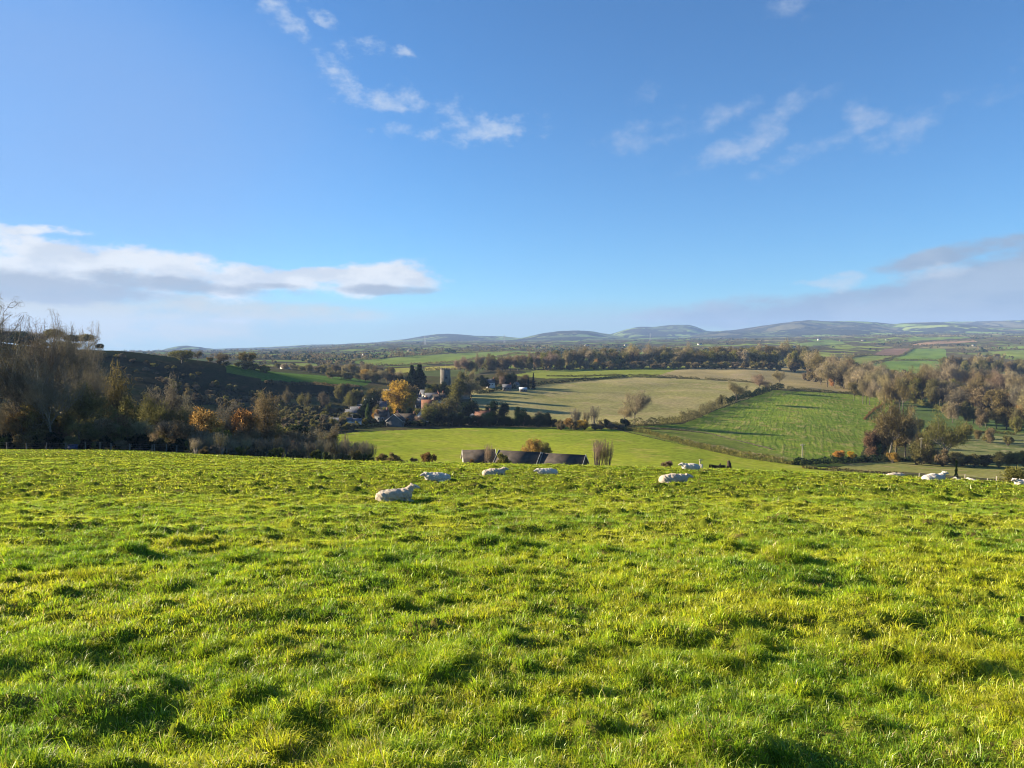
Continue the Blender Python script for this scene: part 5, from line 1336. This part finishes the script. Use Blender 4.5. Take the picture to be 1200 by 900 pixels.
# pylons
STEEL = plain_mat('pylon_steel', (.32, .34, .36), (.25, .27, .29), .2, .5)
def pylon(px, d, label, H=52):
    x, y, z = on(px, d)
    root = empty('pylon', (x, y, z - .5), .5); tag(root, label, 'pylon')
    b = MB(); lv = np.linspace(0, H, 8); hw = 5.0 * (1 - lv / H) ** 1.3 + .7
    for i in range(7):
        for a in range(4):
            c = [(-1, -1), (1, -1), (1, 1), (-1, 1)]; p, q = c[a], c[(a + 1) % 4]
            b.tubes([[p[0] * hw[i], p[1] * hw[i], lv[i]]], [[p[0] * hw[i + 1], p[1] * hw[i + 1], lv[i + 1]]], [.35], [.3], 4)
            b.tubes([[p[0] * hw[i], p[1] * hw[i], lv[i]]], [[q[0] * hw[i + 1], q[1] * hw[i + 1], lv[i + 1]]], [.22], [.22], 3)
    b.build('lattice', STEEL, root)
    for zc, wx in ((H * .66, 8), (H * .8, 10), (H * .93, 7)):
        b = MB()
        for s in (-1, 1):
            b.tubes([[0, -.6, zc]], [[s * wx, 0, zc + .3]], [.3], [.2], 3); b.tubes([[0, .6, zc + 1.8]], [[s * wx, 0, zc + .3]], [.25], [.2], 3)
            b.tubes([[s * wx, 0, zc + .3]], [[s * wx, 0, zc - 2.5]], [.18], [.18], 3)
        b.build('cross_arm', STEEL, root)
for px, d, lab in ((498, 4300, 'faint lattice pylon on the plain above the village'), (591, 4500, 'faint lattice pylon between the two left hills'), (762, 4800, 'faint lattice pylon under the dark hill')): pylon(px, d, lab)

VILL = [(445, 478, 8, 'WHITE', 'SLATE', 20, 'small white house left of the golden lime, behind the dark evergreen'), (448, 405, 7, 'GREYW', 'DSLATE', -10, 'dark-roofed grey cottage left behind the grey gabled house'),
        (487, 520, 8, 'CREAM', 'SLATE', 8, 'cream house directly under the tall cypresses'), (499, 555, 8, 'WHITE', 'SLATE', -12, 'white house left of the church tower'), (508, 485, 7, 'WHITE', 'DSLATE', 75, 'white gable end above the orange tile roof'),
        (513, 470, 7, 'CREAM', 'SLATE', 15, 'small cream cottage right of the orange tile roof'), (495, 412, 7, 'WHITE', 'DSLATE', 80, 'small white gable above the pinkish leafless tree'), (530, 470, 7, 'GREYW', 'SLATE', 4, 'grey cottage under the olive gold tree'),
        (456, 540, 9, 'WHITE', 'SLATE', -8, 'white house at the upper left of the golden lime'), (575, 640, 7, 'WHITE', 'SLATE', 10, 'white house at the left of the farm evergreens')]
for px, d, w_, wl, rf, rz, lab in VILL:
    house('cottage', px, d, w_, 5.5, 4.4, 7.4, rz, dict(WHITE=WHITE, CREAM=CREAM, GREYW=GREYW)[wl], dict(SLATE=SLATE, TILE=TILE, DSLATE=DSLATE)[rf], lab, 1, 2)
# ---------------------------------------------------------------- light, sky, air, camera
SUN_AZ, SUN_EL = rad(-74), rad(16)
sd = Vector((math.cos(SUN_EL) * math.sin(SUN_AZ), math.cos(SUN_EL) * math.cos(SUN_AZ), math.sin(SUN_EL)))
L = bpy.data.lights.new('sun', 'SUN'); L.energy = 5.0; L.angle = rad(.55); L.color = (1.0, .84, .62)
so = bpy.data.objects.new('sun', L); COL.objects.link(so)
so.rotation_euler = sd.to_track_quat('Z', 'Y').to_euler(); so.location = (-60, 20, 60)
SKY = .05
w = bpy.data.worlds.new('World'); scene.world = w; w.use_nodes = True
nt = w.node_tree
for n in list(nt.nodes): nt.nodes.remove(n)
wo = nt.nodes.new('ShaderNodeOutputWorld')
sky = nt.nodes.new('ShaderNodeTexSky'); sky.sky_type = 'NISHITA'; sky.sun_disc = False
sky.sun_elevation = SUN_EL; sky.sun_rotation = SUN_AZ % (2 * math.pi)
sky.altitude = 100; sky.air_density = 1.0; sky.dust_density = 0.0; sky.ozone_density = 1.5
cur = mixc(nt, 1.0, sky.outputs[0], (.365, .675, 1.02, 1.0), 'MULTIPLY')
gen = N(nt, 'ShaderNodeTexCoord').outputs['Generated']
sx = N(nt, 'ShaderNodeSeparateXYZ', {0: gen})
az = N(nt, 'ShaderNodeMath', {0: sx.outputs[0], 1: sx.outputs[1]}, operation='ARCTAN2').outputs[0]
el = N(nt, 'ShaderNodeMath', {0: sx.outputs[2]}, operation='ARCSINE').outputs[0]
ae = N(nt, 'ShaderNodeCombineXYZ', {0: az, 1: el, 2: 0.0}).outputs[0]
def azel(px, py):
    u, v = ray(px, py)
    return math.atan2(float(u), 1.0), math.atan2(-float(v), math.hypot(1, float(u)))
def cloud_layer(cur, ells, scale, stretch, thr, soft, opac, colr, dark=None, seed=0.0, ragged=.02, detail=8.0, amp=3.0):
    """clouds of one deck: banks at given bearings and heights, torn up by noise"""
    mp = N(nt, 'ShaderNodeMapping', {'Vector': ae, 'Location': (seed, seed * .7, seed), 'Scale': (1, stretch, 1)}).outputs[0]
    wv = N(nt, 'ShaderNodeTexNoise', {'Vector': mp, 'Scale': scale * .6, 'Detail': 6.0, 'Roughness': .6})
    off = N(nt, 'ShaderNodeVectorMath', {0: wv.outputs[1], 1: (.5, .5, .5)}, operation='SUBTRACT').outputs[0]
    off = N(nt, 'ShaderNodeVectorMath', {0: off, 'Scale': ragged * 3}, operation='SCALE').outputs[0]
    p = N(nt, 'ShaderNodeVectorMath', {0: ae, 1: off}, operation='ADD').outputs[0]
    acc = None
    for (px, py, rx, ry, rot, wt) in ells:
        a0, e0 = azel(px, py)
        a1, _ = azel(px + rx, py); _, e1 = azel(px, py - ry)
        q = N(nt, 'ShaderNodeMapping', {'Vector': p, 'Location': (a0, e0, 0), 'Rotation': (0, 0, rad(rot)), 'Scale': (a1 - a0, abs(e1 - e0), 1)}, vector_type='TEXTURE').outputs[0]
        q = N(nt, 'ShaderNodeVectorMath', {0: q, 1: (1, 1, 0)}, operation='MULTIPLY').outputs[0]
        ln = N(nt, 'ShaderNodeVectorMath', {0: q}, operation='LENGTH').outputs['Value']
        f = N(nt, 'ShaderNodeMapRange', {0: ln, 1: 1.25, 2: .2, 3: 0.0, 4: wt}, interpolation_type='SMOOTHSTEP').outputs[0]
        acc = f if acc is None else N(nt, 'ShaderNodeMath', {0: acc, 1: f}, operation='MAXIMUM').outputs[0]
    nz = N(nt, 'ShaderNodeTexNoise', {'Vector': mp, 'Scale': scale, 'Detail': detail, 'Roughness': .64}).outputs[0]
    s = N(nt, 'ShaderNodeMath', {0: nz, 1: -.5}, operation='ADD').outputs[0]
    s = N(nt, 'ShaderNodeMath', {0: s, 1: amp, 2: acc}, operation='MULTIPLY_ADD').outputs[0]
    cov = ramp(nt, s, thr, thr + soft)
    gate = ramp(nt, acc, .02, .3)
    cov = N(nt, 'ShaderNodeMath', {0: cov, 1: gate}, operation='MULTIPLY').outputs[0]
    cov = N(nt, 'ShaderNodeMath', {0: cov, 1: opac}, operation='MULTIPLY').outputs[0]
    c = tuple(k / SKY / 2 ** EXPO * 1.0 for k in colr)
    if dark:
        nz2 = noise(nt, N(nt, 'ShaderNodeMapping', {'Vector': mp, 'Location': (0, .03, 0)}).outputs[0], scale * .8, 5.0)
        c = mixc(nt, ramp(nt, nz2, .4, .6), c4(c), c4(tuple(k / SKY / 2 ** EXPO for k in dark)))
    return mixc(nt, cov, cur, c if not isinstance(c, tuple) else c4(c))
# grey bank low in the west, its sunlit crown, the far bank in the east, and loose tufts higher up
cur = cloud_layer(cur, [(100, 392, 560, 66, 0, 1.0), (700, 396, 640, 46, 0, 1.0), (1250, 392, 520, 60, 0, 1.0)], 5, 3.0, .0, 1.0, .8, (.37, .50, .56), None, 3.1, .006, amp=.5)
cur = cloud_layer(cur, [(-60, 140, 560, 330, 0, 1.0)], 3, 1.5, .0, 1.3, .75, (.25, .42, .76), None, 6.1, .01, amp=.6)  # veil added to dull the sky's glow towards the sun
cur = cloud_layer(cur, [(40, 372, 340, 40, 0, 1.0), (280, 366, 200, 20, 0, .6)], 7, 3.0, .1, .8, .92, (.66, .66, .58), None, 3.1, .012)
cur = cloud_layer(cur, [(10, 308, 200, 50, -5, 1.0), (160, 314, 200, 34, -7, 1.0), (300, 326, 130, 17, -3, .95), (20, 268, 120, 10, 3, .75), (445, 327, 108, 24, 3, 1.0), (370, 322, 120, 13, 0, .95), (290, 374, 60, 7, 0, .45)],
                  16, 2.2, .2, .65, .98, (.86, .88, .89), (.66, .71, .77), 1.3, .01, amp=2.4)
cur = cloud_layer(cur, [(40, 336, 230, 24, -2, 1.0), (200, 333, 170, 15, -3, 1.0), (310, 336, 60, 6, 0, .8), (455, 339, 70, 8, 0, .7)], 9, 2.6, .16, .7, .9, (.36, .42, .50), None, 7.7, .01, amp=2.4)
cur = cloud_layer(cur, [(1210, 332, 380, 60, 6, 1.0), (1020, 354, 300, 30, 4, .95), (860, 368, 230, 19, 2, .7), (1100, 302, 150, 16, 9, .7)], 8, 2.4, .16, .55, .95, (.30, .40, .54), (.40, .49, .61), 5.3, .01, amp=2.2)
cur = cloud_layer(cur, [(985, 330, 60, 14, 0, .9), (1080, 322, 80, 13, 6, .55)], 14, 2.0, .3, .7, .6, (.64, .70, .77), None, 2.2, .012)
cur = cloud_layer(cur, [(402, 98, 40, 22, -28, 1.0), (475, 122, 66, 28, -12, .85), (530, 135, 85, 30, -6, .85), (578, 148, 78, 28, 6, 1.0), (480, 155, 74, 14, -4, .8), (610, 138, 36, 20, 8, .75), (422, 55, 40, 14, 12, .75), (325, 14, 48, 20, -35, .8), (372, 18, 48, 14, -28, .8), (472, 60, 18, 9, 0, .7), (380, 65, 20, 14, -20, .5)],
                  24, 1.6, .28, 1.3, .72, (.64, .73, .85), None, 4.4, .016, amp=3.4)
cur = cloud_layer(cur, [(765, 155, 92, 30, 12, .85), (830, 140, 70, 28, 14, .75), (885, 160, 120, 20, 24, .95), (935, 122, 34, 28, 40, .8), (1022, 132, 48, 24, -8, .95), (1072, 150, 70, 40, 8, .9), (940, 178, 84, 20, 22, .7), (755, 104, 28, 22, 40, .55), (1150, 105, 80, 22, 4, .6), (925, 12, 64, 24, 20, .5), (1190, 60, 60, 40, 0, .3)],
                  17, 1.5, .26, 1.4, .6, (.56, .64, .78), None, 9.6, .018, amp=3.0)
bg = N(nt, 'ShaderNodeBackground', {0: cur, 1: SKY})
nt.links.new(bg.outputs[0], wo.inputs[0])

hz = bpy.data.materials.new('haze_air'); hz.use_nodes = True
nt = hz.node_tree
for n in list(nt.nodes): nt.nodes.remove(n)
ho = nt.nodes.new('ShaderNodeOutputMaterial')
pv = nt.nodes.new('ShaderNodeVolumePrincipled')
pv.inputs['Color'].default_value = (.34, .53, .92, 1)
pv.inputs['Density'].default_value = HAZE
pv.inputs['Density Attribute'].default_value = ''
pv.inputs['Temperature Attribute'].default_value = ''
pv.inputs['Anisotropy'].default_value = .08
nt.links.new(pv.outputs[0], ho.inputs['Volume'])
try: hz.cycles.homogeneous_volume = True
except Exception: pass
hb = MB().box((0, 6350, 175), (35000, 13200, 740)).build('haze', hz)
tag(hb, kind='stuff')

cam = bpy.data.cameras.new('camera'); cam.lens = 26.0; cam.sensor_width = 36.0; cam.sensor_fit = 'HORIZONTAL'
cam.clip_start = .05; cam.clip_end = 60000
co = bpy.data.objects.new('camera', cam); COL.objects.link(co)
co.rotation_euler = (math.pi / 2 - PITCH, 0, 0)
scene.camera = co
scene.view_settings.view_transform = 'Standard'
scene.view_settings.look = 'None'
scene.view_settings.exposure = EXPO
scene.view_settings.gamma = 1
scene.view_settings.use_curve_mapping = False
scene.render.engine = 'CYCLES'
scene.cycles.max_bounces = 6; scene.cycles.diffuse_bounces = 2; scene.cycles.glossy_bounces = 2
scene.cycles.transmission_bounces = 3; scene.cycles.volume_bounces = 0; scene.cycles.transparent_max_bounces = 6
scene.cycles.use_denoising = True
scene.cycles.filter_width = 1.05
scene.render.use_persistent_data = False
